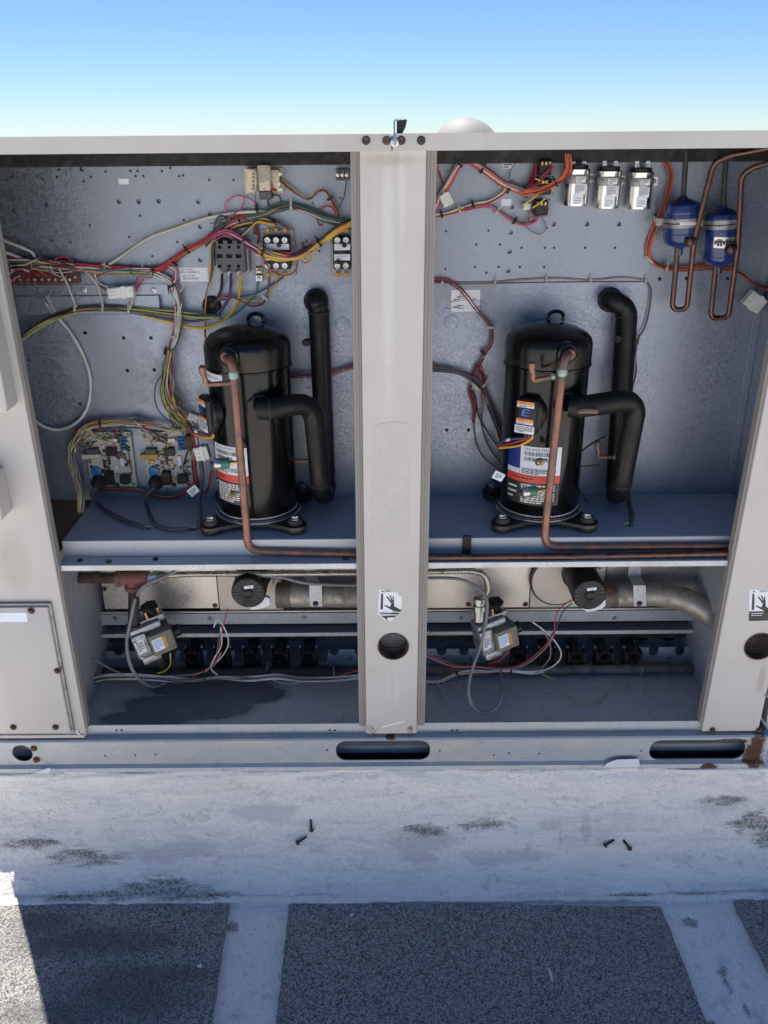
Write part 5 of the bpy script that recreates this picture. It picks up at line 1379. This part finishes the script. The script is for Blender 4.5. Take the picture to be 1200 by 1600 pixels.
# ---------------------------------------------------------------- wiring
class Harness:
    def __init__(s, label, anchor, Y, cat='wiring', name='wire_harness', group='wire harnesses'):
        s.Y = Y; s.t = thing(name, label, cat, P(anchor[0], anchor[1], Y), group); s.t_label = label
    def wire(s, col, pts, r=.0018, Y=None, n=7, name='wire'):
        path = spline(px3(pts, Y or s.Y), 7)
        MB().tube(path, r, n).build(name, 'w_'+col, s.t); return path
    def run(s, pts, cols, spread=3.0, r=.0013, Y=None, seed=1, dep=.004, fan0=1.0, fan1=1.0):
        cols = list(cols)+[random.Random(seed+77).choice(cols) if q_ % 2 else random.Random(seed+q_).choice(['maroon', 'black', 'gray', 'red', 'white', 'brown']) for q_ in range(int(len(cols)*1.5) if len(cols) > 5 else len(cols)//2 if len(cols) > 3 else 0)]
        rd = random.Random(seed); rd.shuffle(cols); Y = Y or s.Y; base = spline(px3(pts, Y), 7); n = len(base); k = MPP(pts[0][1], Y)
        for j, c in enumerate(cols):
            u0 = (j-(len(cols)-1)/2)/max(1, len(cols)/2); v0 = rd.uniform(-1, 1); ph = rd.uniform(0, 50); path = []
            for i, p in enumerate(base):
                t_ = base[min(i+1, n-1)]-base[max(i-1, 0)]; nr = V((-t_.z, 0, t_.x)); nr = nr.normalized() if nr.length > 1e-9 else ZU
                f = i/max(1, n-1); fan = fan0*(1-f)+fan1*f if (fan0 != 1 or fan1 != 1) else 1
                w1 = noise.noise(V((f*3.2, ph, 0))); w2 = noise.noise(V((f*3.2, ph, 7)))
                path.append(p+nr*(u0*.95+w1*1.15)*spread*k*fan+V((0, (v0*.8+w2*.9)*dep-dep*.5, 0))+nr*noise.noise(V((f*n*.12, ph, 3)))*.0016)
            MB().tube(path, r*rd.uniform(.9, 1.12), 7).build('wire', 'w_'+c, s.t)
        s.k = k; return base
    def tie(s, px, py, ang, w=7, mat='black_plastic', Y=None, tail=True):
        Y = Y or s.Y; O = P(px, py, Y); k = MPP(py, Y); a = D(ang); d = V((math.cos(a), 0, math.sin(a))); u = V((-math.sin(a), 0, math.cos(a)))
        m = MB(); ring = []
        for j in range(17):
            b = 2*math.pi*j/16; ring.append(O+u*math.cos(b)*w*k*.62+V((0, -.001, 0))+V((0, 1, 0))*math.sin(b)*.0065)
        for j in range(16):
            p, q = ring[j], ring[j+1]; e = q-p; nn = e.cross(d).normalized()*.0007; m.obox((p+q)/2, e*.55, d*.0024, nn)
        m.obox(O+u*w*k*.66+V((0, -.002, 0)), d*.003, V((0, .003, 0)), u*.0026, .0008)
        if tail: m.obox(O+u*w*k*1.0+V((0, -.003, 0)), d*.0018, V((0, .0005, 0)), u*.004)
        m.build('cable_tie', mat, s.t)
W = Harness
YW = YP-.014

# left bay: main low voltage harness
h = W('thick harness of red and coloured wires running from the red terminal strip', (240, 420), YW)
h.run([(8, 404), (60, 410), (118, 416), (170, 419), (240, 421), (262, 413), (285, 396), (318, 378), (345, 360), (385, 340)], ['red', 'maroon', 'pink', 'white', 'red', 'yellow', 'maroon', 'red'], 4.0, seed=3)
h.run([(8, 408), (60, 412), (120, 420), (170, 424), (235, 424)], ['black', 'yellow', 'white', 'teal', 'green', 'black', 'gray', 'yellow'], 4.5, seed=5, dep=.006)
h.run([(10, 418), (40, 414), (75, 408), (120, 416)], ['black', 'black', 'maroon', 'black', 'gray', 'white'], 5, seed=15, dep=.008)
h.run([(225, 421), (250, 430), (266, 440), (272, 452), (279, 480), (277, 515), (268, 545)], ['yellow', 'green', 'teal', 'white', 'brown', 'maroon', 'pink'], 4.5, seed=6)
h.run([(268, 545), (262, 575), (262, 605), (270, 635), (284, 655), (298, 668)], ['green', 'white', 'teal', 'lime', 'yellow', 'brown', 'maroon', 'pink', 'purple', 'lime'], 12, seed=8, fan0=.4, fan1=1.2, dep=.012)
h.wire('teal', [(262, 575), (244, 600), (243, 630), (255, 650), (272, 662)], .0016)
h.run([(262, 413), (276, 424), (272, 440), (275, 456)], ['red', 'pink', 'white'], 5, seed=9)
h.run([(240, 424), (225, 430), (215, 445), (205, 457)], ['pink', 'maroon', 'red'], 6, seed=10)
h.wire('white', [(147, 420), (152, 440), (172, 450)]); h.wire('maroon', [(143, 424), (155, 445), (172, 455)])
for (x, y, a) in ((119, 416, 100), (206, 423, 92), (240, 423, 80), (273, 412, 120), (293, 391, 125), (268, 447, 20), (258, 549, 70)): h.tie(x, y, a-90, 8)
for (x, y, a) in ((165, 421, 90), (272, 525, 10)): h.tie(x, y, a-90, 8, 'w_beige')
h.wire('red', [(58, 402), (68, 408), (80, 407), (93, 402), (104, 402), (114, 412)], .0017, YW-.006)
h.wire('maroon', [(60, 396), (64, 404), (72, 408)], .003, YW-.006)

# contactor loops
h = W('bundle of pink, yellow and blue wires sagging across the three pole contactor', (440, 398), YP-.052)
h.run([(333, 372, YP-.03), (352, 364, YP-.03), (372, 372, YP-.035), (405, 392, YP-.05), (432, 398, YP-.056), (460, 398, YP-.056), (485, 387, YP-.05), (515, 368, YP-.045), (552, 345, YP-.04)], ['blue', 'teal', 'pink', 'pink', 'yellow', 'maroon', 'black'], 4.5, seed=11)
h.run([(405, 390, YP-.052), (425, 400, YP-.060), (448, 403, YP-.062), (470, 397, YP-.06), (500, 378, YP-.052), (530, 356, YP-.046), (553, 343, YP-.04)], ['yellow', 'yellow', 'yellow', 'gray', 'blue', 'pink'], 4.0, .0022, seed=12)
h.run([(372, 372, YP-.03), (395, 350, YP-.03), (410, 345, YP-.035), (430, 350, YP-.035)], ['yellow', 'black'], 3, seed=13)
for (x, y, a) in ((411, 394, -25), (478, 390, 30), (499, 379, 32)): h.tie(x, y, a, 10, Y=YP-.058)
h.wire('yellow', [(492, 390), (487, 402), (479, 407), (473, 402)]); h.wire('red', [(470, 407), (478, 411), (486, 405)], .0013)
h.wire('maroon', [(452, 366), (462, 380), (466, 405), (460, 424), (445, 430), (425, 424), (413, 405)], .0012)
h.wire('red', [(411, 397), (415, 412), (425, 422), (432, 427)], .0014)

h = W('arching bundle of dark red and white wires between transformer and contactor', (455, 323), YW)
h.run([(320, 383), (352, 352), (385, 342), (410, 336), (432, 326), (455, 322), (480, 328), (510, 341), (552, 350)], ['maroon', 'pink', 'maroon', 'white', 'black', 'green', 'maroon', 'teal'], 4.2, seed=21)
h.run([(331, 375), (352, 362), (372, 352), (398, 347), (420, 346), (432, 352)], ['pink', 'yellow', 'yellow', 'blue', 'purple'], 3.6, .002, seed=22)
h.run([(338, 372), (336, 352), (343, 340), (352, 345), (340, 365), (333, 385), (336, 415)], ['gray', 'black', 'teal'], 3, seed=23)
h.tie(455, 323, 90-90, 9, 'w_beige'); h.tie(375, 346, 20, 7)
h.wire('red', [(495, 345), (498, 330), (512, 322), (523, 330), (524, 345)]); h.wire('red', [(495, 345), (500, 352), (505, 350)])
h.run([(378, 306), (382, 310), (380, 322), (368, 333), (355, 343)], ['pink'], 1); h.run([(354, 332), (352, 320), (362, 308), (378, 306), (396, 313), (401, 322)], ['pink'], 1)
h.wire('gray', [(383, 263, YP-.036), (398, 266, YP-.05), (403, 280, YP-.05), (400, 300, YP-.05), (398, 318), (402, 324)], .0013)
h.wire('black', [(425, 325), (419, 318), (420, 308), (430, 304), (438, 309), (437, 323)]); h.wire('black', [(420, 318), (418, 338), (432, 346), (444, 354)])
h.wire('red', [(398, 345), (401, 355), (404, 370), (403, 381)], .0022); h.tie(401, 323, 10, 5)
h.wire('brown', [(398, 340), (400, 352), (398, 366)], .005)

h = W('pair of yellow and maroon wires swooping from the transformer to the post', (490, 311), YW)
h.run([(424, 270), (440, 283), (455, 296), (474, 309), (486, 310), (497, 300), (508, 299), (518, 312), (528, 330), (532, 342)], ['yellow', 'maroon', 'brown'], 2.2, seed=31)
h.tie(436, 283, -38, 5); h.tie(514, 311, -58, 5)
h.wire('red', [(423, 285, YP-.035), (425, 295, YP-.035), (432, 298, YP-.032)], .0022)
h.wire('blue', [(541, 280), (538, 305), (530, 325), (527, 345)], .0013)
h.wire('red', [(517, 312), (523, 328), (525, 345)])

# grey cable and thermostat loops
h = W('stiff grey cable crossing the electrical plate below the punched holes', (260, 362), YW, 'cable', 'cable', 'loose cables')
h.wire('beige', [(170, 413), (190, 400), (215, 382), (240, 368), (270, 358), (310, 344), (350, 335), (385, 331), (415, 330)], .0036, n=10)
h.wire('maroon', [(366, 332), (372, 338), (380, 328), (390, 335), (400, 327)], .0012)
h.tie(402, 328, 5, 5)
h = W('white cable hanging in a wide loop over the bare back wall', (140, 620), YB-.012, 'cable', 'cable', 'loose cables')
h.wire('white', [(70, 470), (78, 482), (92, 498), (110, 520), (130, 555), (141, 592), (138, 632), (122, 658), (95, 671), (70, 667), (52, 655)], .0034, n=10)
for pp in ([(32, 441), (37, 455), (50, 462), (68, 462)], [(43, 441), (47, 452), (60, 461), (76, 462)], [(97, 441), (97, 455), (90, 462), (77, 460)], [(54, 441), (54, 453)], [(65, 442), (72, 448), (78, 452)]): h.wire('gray', pp, .0008, YP-.014, 5)
for pp in ([(72, 462), (78, 475), (84, 487), (72, 474)], [(75, 460), (82, 478), (88, 488)], [(70, 473), (80, 488), (86, 490)]): h.wire('white', pp, .0008, YP-.016, 5)
h = W('two thick white cables entering at the end post above the terminal strip', (30, 385), YW, 'cable', 'cable', 'loose cables')
h.wire('white', [(0, 372), (10, 377), (30, 385), (48, 393), (55, 402)], .0034, n=10); h.wire('white', [(0, 392), (14, 396), (26, 401), (40, 406)], .0034, n=10)
h.wire('beige', [(2, 400), (30, 407), (60, 415), (84, 428), (97, 433), (104, 432)], .0016); h.wire('beige', [(16, 440), (24, 434), (32, 431)], .0016); h.wire('beige', [(14, 428), (20, 424), (26, 419)], .0016)
for j, c_ in enumerate(('maroon', 'gray', 'red', 'gray', 'maroon', 'black', 'gray')):
    h.wire(c_, [(18+j*3, 423-j), (34+j*5, 420-j*.6), (48+j*6, 426), (56+j*6, 432)], .0013)

# green and purple run below the plate
h = W('run of green, grey and purple power wires passing below the electrical plate', (220, 486), YB-.020)
h.run([(30, 530), (60, 508), (92, 493), (125, 484), (165, 481), (205, 483), (250, 488), (300, 493), (345, 494)], ['green', 'gray', 'teal', 'black', 'gray', 'lime'], 3.4, .002, seed=41)
h.wire('purple', [(200, 486), (250, 497), (300, 502), (335, 493), (355, 470), (360, 450), (361, 428, YP-.04)], .0034, n=10)
h.wire('black', [(331, 476), (340, 466), (346, 450), (347, 428, YP-.04)], .0032, n=10)
h.wire('yellow', [(222, 493), (260, 502), (300, 512), (335, 508), (362, 488), (374, 460), (375.5, 428, YP-.04)], .0032, n=10)
h.wire('green', [(345, 498), (365, 492), (385, 475), (400, 460), (403, 440)], .002)
h.wire('blue', [(340, 470), (370, 464), (400, 458), (430, 442), (446, 430)], .002)
h.wire('maroon', [(340, 467), (358, 464), (378, 470), (392, 478), (408, 476), (416, 465), (420, 445), (420, 430)], .002)
h.wire('yellow', [(338, 468), (352, 465), (385, 470), (410, 467), (428, 448), (435, 430)], .0018)
h.wire('orange', [(331, 478), (343, 466), (356, 465)], .002)
h.wire('yellow', [(330, 380, YP-.02), (329, 405), (327, 440), (322, 465), (320, 490), (319, 525)], .002); h.wire('maroon', [(331, 388), (331, 420), (326, 445), (321, 470), (320, 500), (321, 528)], .002)
for (x, y) in ((118, 483), (161, 482), (202, 484)):
    h.tie(x, y, 0, 9, 'w_beige'); 
for pp in ([(92, 420), (103, 440), (112, 462), (119, 480)], [(131, 423), (150, 442), (158, 465), (161, 481)], [(203, 445), (206, 465), (203, 482)]): h.wire('beige', pp, .0024, YP-.022)
h.tie(416, 466, 60, 5, 'white_plastic')

# board harnesses
h = W('tangle of pale and red wires looping over the ignition boards', (180, 660), YB-.024)
h.run([(118, 705), (118, 688), (126, 674), (145, 664), (175, 660), (205, 660), (240, 664), (275, 672), (298, 668)], ['red', 'maroon', 'white', 'lime', 'green', 'gray', 'beige', 'pink'], 3.4, seed=51)
h.run([(132, 672), (118, 690), (113, 712), (120, 742), (127, 768), (127, 800)], ['lime', 'white', 'yellow', 'beige', 'gray', 'lime'], 5, seed=52)
h.run([(132, 672), (146, 680), (160, 688), (177, 691)], ['yellow', 'white', 'yellow', 'beige', 'lime'], 4, seed=53)
h.run([(222, 668), (235, 675), (248, 684), (262, 690)], ['maroon', 'brown', 'white', 'purple', 'red'], 4, seed=54)
h.wire('green', [(230, 660), (212, 655), (196, 662), (188, 680), (190, 705), (196, 718)], .0024); h.wire('gray', [(216, 668), (202, 664), (200, 655), (212, 652), (218, 660)], .0016)
h.wire('pink', [(185, 668), (178, 685), (180, 705), (192, 717)], .0018); h.wire('maroon', [(116, 680), (126, 697), (140, 697), (148, 690)], .0016)
h.wire('yellow', [(272, 682), (262, 698), (245, 712), (232, 722)], .0018); h.wire('black', [(292, 676), (294, 700), (289, 718), (287, 735), (295, 742)], .0018)
h.wire('white', [(302, 700), (298, 718), (288, 728), (286, 732), (300, 731)], .0018); h.wire('black', [(192, 690), (200, 705), (203, 725), (207, 737)], .0013)
h.run([(150, 765), (180, 765), (215, 766), (240, 774), (265, 778), (290, 770), (308, 752)], ['red', 'yellow', 'lime', 'maroon'], 2.2, .0015, seed=55)
h.wire('red', [(260, 762), (262, 778)], .0012); h.tie(157, 662, 0, 7); h.tie(217, 661, 60, 7, 'w_beige')
h.wire('gray', [(284, 640), (270, 660), (275, 670), (284, 674)], .0018)
h.run([(298, 668), (303, 690), (305, 720), (306, 745), (312, 765), (322, 768), (328, 750), (331, 735)], ['maroon', 'red'], 2.0, .0019, seed=56, Y=1.93)
h = W('thick black spark lead curving from the pale block board into the shelf', (148, 756), YB-.04, 'cable', 'spark_lead', 'black spark leads')
s0 = PZ(230, 825, ZS)
MB().tube(spline([bp1+V((0, -.026, -.010)), P(143, 772, YB-.05), P(156, 790, YB-.07), PZ(180, 806, ZS+.010), PZ(205, 817, ZS+.0062), PZ(222, 822.5, ZS+.0062), s0+V((0, 0, -.015))], 8), .0052, 10).build('lead', 'hose', h.t)
h = W('thick black spark lead dropping from the amber block board into the shelf', (238, 756), YB-.04, 'cable', 'spark_lead', 'black spark leads')
MB().tube(spline([bp2+V((0, -.026, -.010)), P(228, 775, YB-.05), P(231, 795, YB-.07), PZ(238, 812, ZS+.012), PZ(247, 822, ZS+.0062), PZ(268, 827, ZS+.0062), PZ(290, 826.5, ZS+.006), PZ(302, 826, ZS)+V((0, 0, -.012))], 8), .0046, 10).build('lead', 'hose', h.t)
h = W('black power cable rising from the shelf hole beside the compressor foot', (312, 820), 1.90, 'cable', 'cable', 'loose cables')
MB().tube(spline([PZ(306, 827, ZS)+V((0, 0, -.012)), P(313, 812, 1.835), P(311, 780, 1.90), P(316, 745, 1.93), P(312, 715, 1.935)], 8), .0055, 10).build('cable_sheath', 'hose', h.t)
# hanging tags
def hangtag(px, py, Y, ang, label):
    O = P(px, py, Y); a = D(ang); R_ = V((math.cos(a), .1, math.sin(a))); U_ = V((-math.sin(a), 0, math.cos(a))); t = thing('hang_tag', label, 'tag', O, 'white tags hanging on the switch leads')
    m = MB(); m.obox(O, R_*.0125, V((0, .0005, 0)), U_*.0095, .0003); m.build('card', 'label_white', t)
    m = MB(); bars(m, O, R_, U_, NF, .016, .012, 4, .0014, int(px)); m.build('print', 'ink_grey', t)
hangtag(302, 767, 1.90, 38, 'white tag hanging below the ignition board beside the pressure switch lead'); hangtag(779, 744, 1.80, -28, 'white tag hanging in front of the wall left of the compressor label')

# compressor leads
for (cmp_, tb_a, ends, lab) in ((ca, D(-56), (299, 672), 'yellow, red and blue motor leads leaving the terminal box over the boards'), (cbr, D(-30), (776, 694), 'yellow, red and blue motor leads looping down beside the blue label')):
    C = cmp_[1]; ad = V((math.sin(tb_a), -math.cos(tb_a), 0)); at_ = V((math.cos(tb_a), math.sin(tb_a), 0)); O = C+ad*.1035+ZU*.224
    h = W(lab, ends, 1.86, 'wiring', 'motor_leads', 'compressor motor leads')
    for j, c_ in enumerate(('blue', 'red', 'yellow')):
        e_ = P(ends[0]+j*2, ends[1]+j*3, 1.90 if cmp_ is ca else 1.86)
        p0 = O+at_*(-.004+j*.008); md_ = (p0*.5+e_*.5)+V((.006*(j-1), -.012, -.004*(j-1)))
        MB().tube(spline([p0+ZU*.004, p0-ZU*.006, md_, e_], 8), .0026, 9).build('lead', 'w_'+c_, h.t)
        if j == 0: MB().lathe(md_, (e_-p0), [(.0032, -.006), (.0034, 0), (.0032, .006)], 10).build('lead_marker', 'label_white', h.t)
h = W('red, blue and yellow wires crossing the wall behind the foam suction line', (520, 583), YB-.012)
h.run([(440, 588), (480, 587), (515, 583), (560, 570)], ['red', 'blue', 'yellow', 'maroon', 'pink'], 3.4, seed=61)

# right bay
h = W('arched bundle of red wires rising from behind the centre post', (718, 256), YW)
h.run([(676, 330), (690, 305), (705, 278), (717, 256), (728, 251), (742, 255), (765, 270), (790, 288), (820, 301)], ['red', 'orange', 'red', 'maroon', 'red', 'red', 'orange', 'pink'], 3.6, .002, seed=71)
h.run([(818, 301), (840, 297), (858, 290), (875, 280), (886, 264), (889, 240)], ['orange', 'orange', 'red', 'orange', 'orange'], 4, .002, seed=72, Y=YP-.05)
h.run([(820, 302), (828, 288), (836, 265), (840, 240)], ['red', 'maroon', 'pink'], 4, .002, seed=73); h.run([(822, 302), (838, 288), (852, 272), (862, 258)], ['red', 'maroon'], 3, .002, seed=74, Y=YP-.05)
h.run([(778, 290), (792, 286), (806, 288), (818, 300)], ['yellow', 'brown'], 2.4, seed=75)
h.tie(718, 257, 45, 9); h.tie(753, 265, -30, 9); h.tie(794, 297, -20, 8); h.tie(821, 302, 10, 10); h.tie(868, 286, 30, 9, Y=YP-.05)
h.wire('yellow', [(840, 304), (830, 312), (820, 318), (818, 325)], .0017, YP-.048); h.wire('yellow', [(852, 310), (842, 318), (832, 325)], .0017, YP-.048); h.wire('yellow', [(836, 279), (848, 283), (858, 288), (866, 300)], .0016, YP-.052); h.wire('gray', [(795, 280), (800, 262), (812, 248)], .0016)
h.wire('maroon', [(684, 262), (688, 275), (693, 290)], .002); h.wire('orange', [(682, 252), (686, 268)], .002)
h = W('thin yellow and pink harness dipping under the relay', (760, 318), YW)
h.run([(676, 338), (700, 333), (725, 325), (742, 319), (765, 315), (785, 303), (792, 292)], ['yellow', 'black', 'white', 'red'], 2.2, .0016, seed=76)
h.run([(725, 327), (745, 323), (765, 321), (785, 332), (805, 346), (820, 350), (835, 345), (843, 332)], ['pink', 'maroon', 'gray'], 2.4, .0016, seed=77)
h.wire('gray', [(815, 349), (835, 364), (848, 364), (853, 352), (846, 338)], .0014); h.wire('red', [(826, 347), (827, 334), (834, 328), (840, 332)], .0016); h.wire('red', [(830, 348), (840, 342), (841, 326)], .0016)
for (x, y, a) in ((690, 336, 12), (739, 321, 15), (803, 346, -35)): h.tie(x, y, a, 6)
for (x, y, a) in ((718, 329, 15), (776, 331, -35)): h.tie(x, y, a, 6, 'w_beige')
h = W('grey cable clipped along the plate edge and down beside the suction line', (850, 437), YB-.010, 'cable', 'cable', 'loose cables')
h.wire('gray', [(672, 439), (720, 441), (775, 440), (820, 436), (870, 434), (920, 437), (970, 433), (1008, 437)], .0024); h.wire('brown', [(672, 441), (730, 443), (850, 441), (940, 440), (1004, 440)], .0014)
h.wire('brown', [(1008, 437), (1017, 452), (1015, 480), (1008, 510), (997, 530), (993, 556), (994, 580), (988, 608), (985, 640)], .0019); h.wire('white', [(1000, 530), (993, 550), (992, 575)], .0015)
for (x, y) in ((691, 440), (773, 440), (853, 437), (922, 437), (1008, 438)): h.tie(x, y, 0, 6, 'w_beige')
h = W('dark red low voltage leads hanging down past the paper note', (765, 510), YB-.014)
h.run([(672, 437), (700, 440), (722, 456), (742, 480), (758, 497), (768, 510), (767, 535), (757, 553), (748, 572), (745, 590)], ['maroon', 'maroon', 'red'], 3.4, .0014, seed=81)
h.run([(746, 568), (740, 582), (738, 592)], ['maroon', 'maroon'], 2, .0016, seed=82); h.run([(748, 570), (755, 590), (754, 618)], ['maroon', 'red', 'maroon'], 3, .0016, seed=83)
h.wire('maroon', [(736, 602), (734, 612), (741, 640), (740, 660)], .0042); h.wire('maroon', [(738, 612), (742, 625), (743, 642)], .0042)
h.wire('brown', [(741, 645), (742, 680), (752, 710), (775, 730), (790, 738)], .0016); h.wire('black', [(744, 630), (750, 655), (772, 690), (790, 715)], .0018); h.wire('black', [(753, 640), (753, 665), (765, 700), (788, 728)], .0018)
h.wire('gray', [(752, 620), (754, 635), (753, 645)], .003); h.tie(769, 511, 90, 8, 'w_beige'); h.tie(756, 552, 50, 6)
h = W('blue and yellow power wires curving down behind the second compressor', (740, 596), YB-.016)
h.run([(668, 575), (700, 578), (730, 587), (750, 602), (765, 630), (777, 662), (787, 695)], ['blue', 'yellow', 'maroon', 'purple', 'black'], 4.2, .002, seed=84)
h.run([(668, 566), (680, 571), (692, 576)], ['maroon', 'red'], 2, seed=85); h.tie(757, 600, -40, 9, 'w_beige')
h = W('orange wires clipped beside the blue filter driers', (1030, 340), YB-.016)
h.run([(1030, 246), (1044, 258), (1048, 280), (1041, 310), (1028, 345), (1016, 375), (1013, 395), (1022, 411), (1045, 419), (1075, 420), (1110, 418), (1142, 420)], ['orange', 'orange', 'red', 'teal', 'orange'], 3.2, .0019, seed=91)
h.run([(1140, 420), (1160, 430), (1180, 444), (1215, 458)], ['orange', 'red', 'black'], 2.2, .0018, seed=92)
for (x, y, a) in ((1036, 249, 60), (1026, 349, 30), (1016, 408, 50), (1041, 418, -10)): h.tie(x, y, a, 9, 'w_beige')
h = W('dark sensor cable between the compressor and the vertical foam line', (920, 700), 1.96, 'cable', 'cable', 'loose cables')
h.wire('black', [(900, 712), (915, 700), (930, 690), (945, 682)], .0024); h.wire('black', [(898, 730), (918, 728), (938, 726)], .0014); h.wire('black', [(905, 768), (915, 780), (930, 790)], .001)
MB().tube(spline([P(981, 765, 1.95), P(984, 790, 1.91), PZ(987, 812, ZS)+V((0, 0, .01)), PZ(985, 821, ZS)+V((0, 0, -.01))], 8), .0055, 10).build('cable_sheath', 'hose', h.t)

# burner bay wiring
YW2 = 1.868
h = W('white, red and yellow wires lying along the dark gas manifold', (300, 1060), YW2)
h.run([(130, 1072), (155, 1060), (200, 1057), (250, 1060), (300, 1063), (345, 1058), (390, 1060), (430, 1057), (470, 1061), (520, 1060), (570, 1056)], ['white', 'red', 'yellow', 'white', 'maroon', 'gray'], 3.2, .0017, seed=101)
h.wire('gray', [(128, 1026), (150, 1032), (175, 1046), (205, 1055), (270, 1056), (310, 1052), (335, 1038), (345, 1020)], .0022); h.wire('red', [(300, 1058), (330, 1040), (340, 1020), (347, 985), (356, 950)], .0016); h.wire('teal', [(338, 1022), (342, 995), (345, 975)], .0014)
h.wire('white', [(320, 1050), (345, 1028), (357, 1005), (350, 980), (340, 968), (334, 980)], .0016); h.wire('white', [(345, 980), (346, 1008), (334, 1030), (330, 1045), (344, 1058)], .0016)
h.wire('white', [(420, 1058), (440, 1068), (460, 1068), (476, 1062)], .0013); h.wire('red', [(530, 1056), (550, 1050), (572, 1043)], .0022)
h.wire('yellow', [(266, 1020, 1.86), (266, 1038, 1.88), (258, 1048), (246, 1052)], .0018); h.tie(320, 1057, 0, 9); h.tie(419, 1056, 0, 8, Y=1.905); h.tie(148, 1064, 20, 7)
h = W('grey sensing tube looping down round the first gas valve', (205, 1040), 1.84, 'cable', 'sensing_tube', 'grey sensing tubes')
h.wire('gray', [(274, 893, 1.86), (252, 903, 1.85), (226, 915, 1.845), (212, 935, 1.84), (204, 970, 1.835), (198, 1005, 1.83), (204, 1040, 1.83), (220, 1063, 1.84), (240, 1073, 1.855), (260, 1066, 1.875)], .0044, n=10)
h.tie(213, 932, 40, 6, Y=1.84)
h = W('grey sensing tube hanging in a loop below the second gas valve', (740, 1090), 1.84, 'cable', 'sensing_tube', 'grey sensing tubes')
h.wire('gray', [(405, 899, 1.87), (440, 902, 1.868), (480, 911, 1.866), (560, 914, 1.868), (640, 905, 1.866), (690, 903, 1.862), (722, 906, 1.858), (745, 918, 1.85), (760, 935, 1.84), (760, 965, 1.83), (752, 1005, 1.825), (738, 1045, 1.80), (732, 1075, 1.775), (738, 1102, 1.757), (756, 1114, 1.748), (776, 1105, 1.757), (785, 1080, 1.80), (783, 1050, 1.86)], .0040, n=10)
h = W('red and white wires along the rusty gas manifold with a loose yellow end', (760, 1055), YW2)
h.run([(660, 1066), (690, 1064), (712, 1054), (735, 1050), (765, 1050), (795, 1049), (830, 1053), (850, 1050)], ['red', 'white', 'yellow', 'white'], 3, .0016, seed=111)
h.run([(664, 1023), (685, 1031), (710, 1040), (745, 1041), (790, 1045), (820, 1036), (850, 1012), (866, 990)], ['maroon', 'red', 'gray'], 2.4, .0017, seed=112)
h.wire('red', [(866, 990), (868, 965), (876, 950), (892, 938, 1.87)], .0016); h.wire('blue', [(852, 1010), (870, 978), (880, 955), (894, 942, 1.87)], .0016)
h.wire('white', [(800, 1049), (845, 1048), (868, 1038), (877, 1022), (868, 1003), (850, 985), (832, 972)], .0016); h.wire('gray', [(845, 1045), (858, 1030), (860, 1010), (852, 990), (838, 975)], .0016)
h.wire('lime', [(845, 1053), (865, 1062), (885, 1085, 1.825), (910, 1100, 1.79), (935, 1096, 1.80), (952, 1078, 1.84), (970, 1062)], .0013)
for pp in ([(682, 1066), (690, 1078, 1.84), (694, 1094, 1.80)], [(694, 1066), (692, 1078, 1.84), (697, 1092, 1.80)], [(710, 1056), (698, 1068), (696, 1090, 1.80)]): h.wire('white', pp, .0015)
h.wire('red', [(795, 1018, 1.86), (780, 1032, 1.87), (760, 1038, 1.88)], .0016); h.tie(716, 1053, 40, 7); h.tie(798, 1048, 0, 8)

# loose single strands
h = W('thin loose strands straying round the electrical plate and the boards', (300, 420), YW, 'wiring')
rd = random.Random(21)
for (x0, y0, x1, y1, n_) in ((20, 408, 115, 426, 10), (130, 419, 250, 426, 5), (270, 440, 282, 530, 4), (262, 610, 285, 650, 5), (125, 668, 290, 690, 14), (340, 345, 440, 352, 5)):
    Yk = YW if y0 < 450 else YB-.022 if y0 < 900 else 1.868
    for k in range(n_):
        a = (rd.uniform(x0, x1), rd.uniform(y0, y1)); ang = rd.uniform(-.5, .5)+(math.pi/2 if y1-y0 > x1-x0 else 0); L = rd.uniform(18, 46)
        pts = [(a[0]+math.cos(ang)*L*f+rd.uniform(-6, 6), a[1]+math.sin(ang)*L*f+rd.uniform(-5, 5), Yk-rd.uniform(0, .010)) for f in (-.5, -.17, .17, .5)]
        h.wire(rd.choice(['maroon', 'gray', 'black', 'white', 'brown', 'red', 'lime', 'green', 'beige']), pts, rd.uniform(.0009, .0015), n=6)
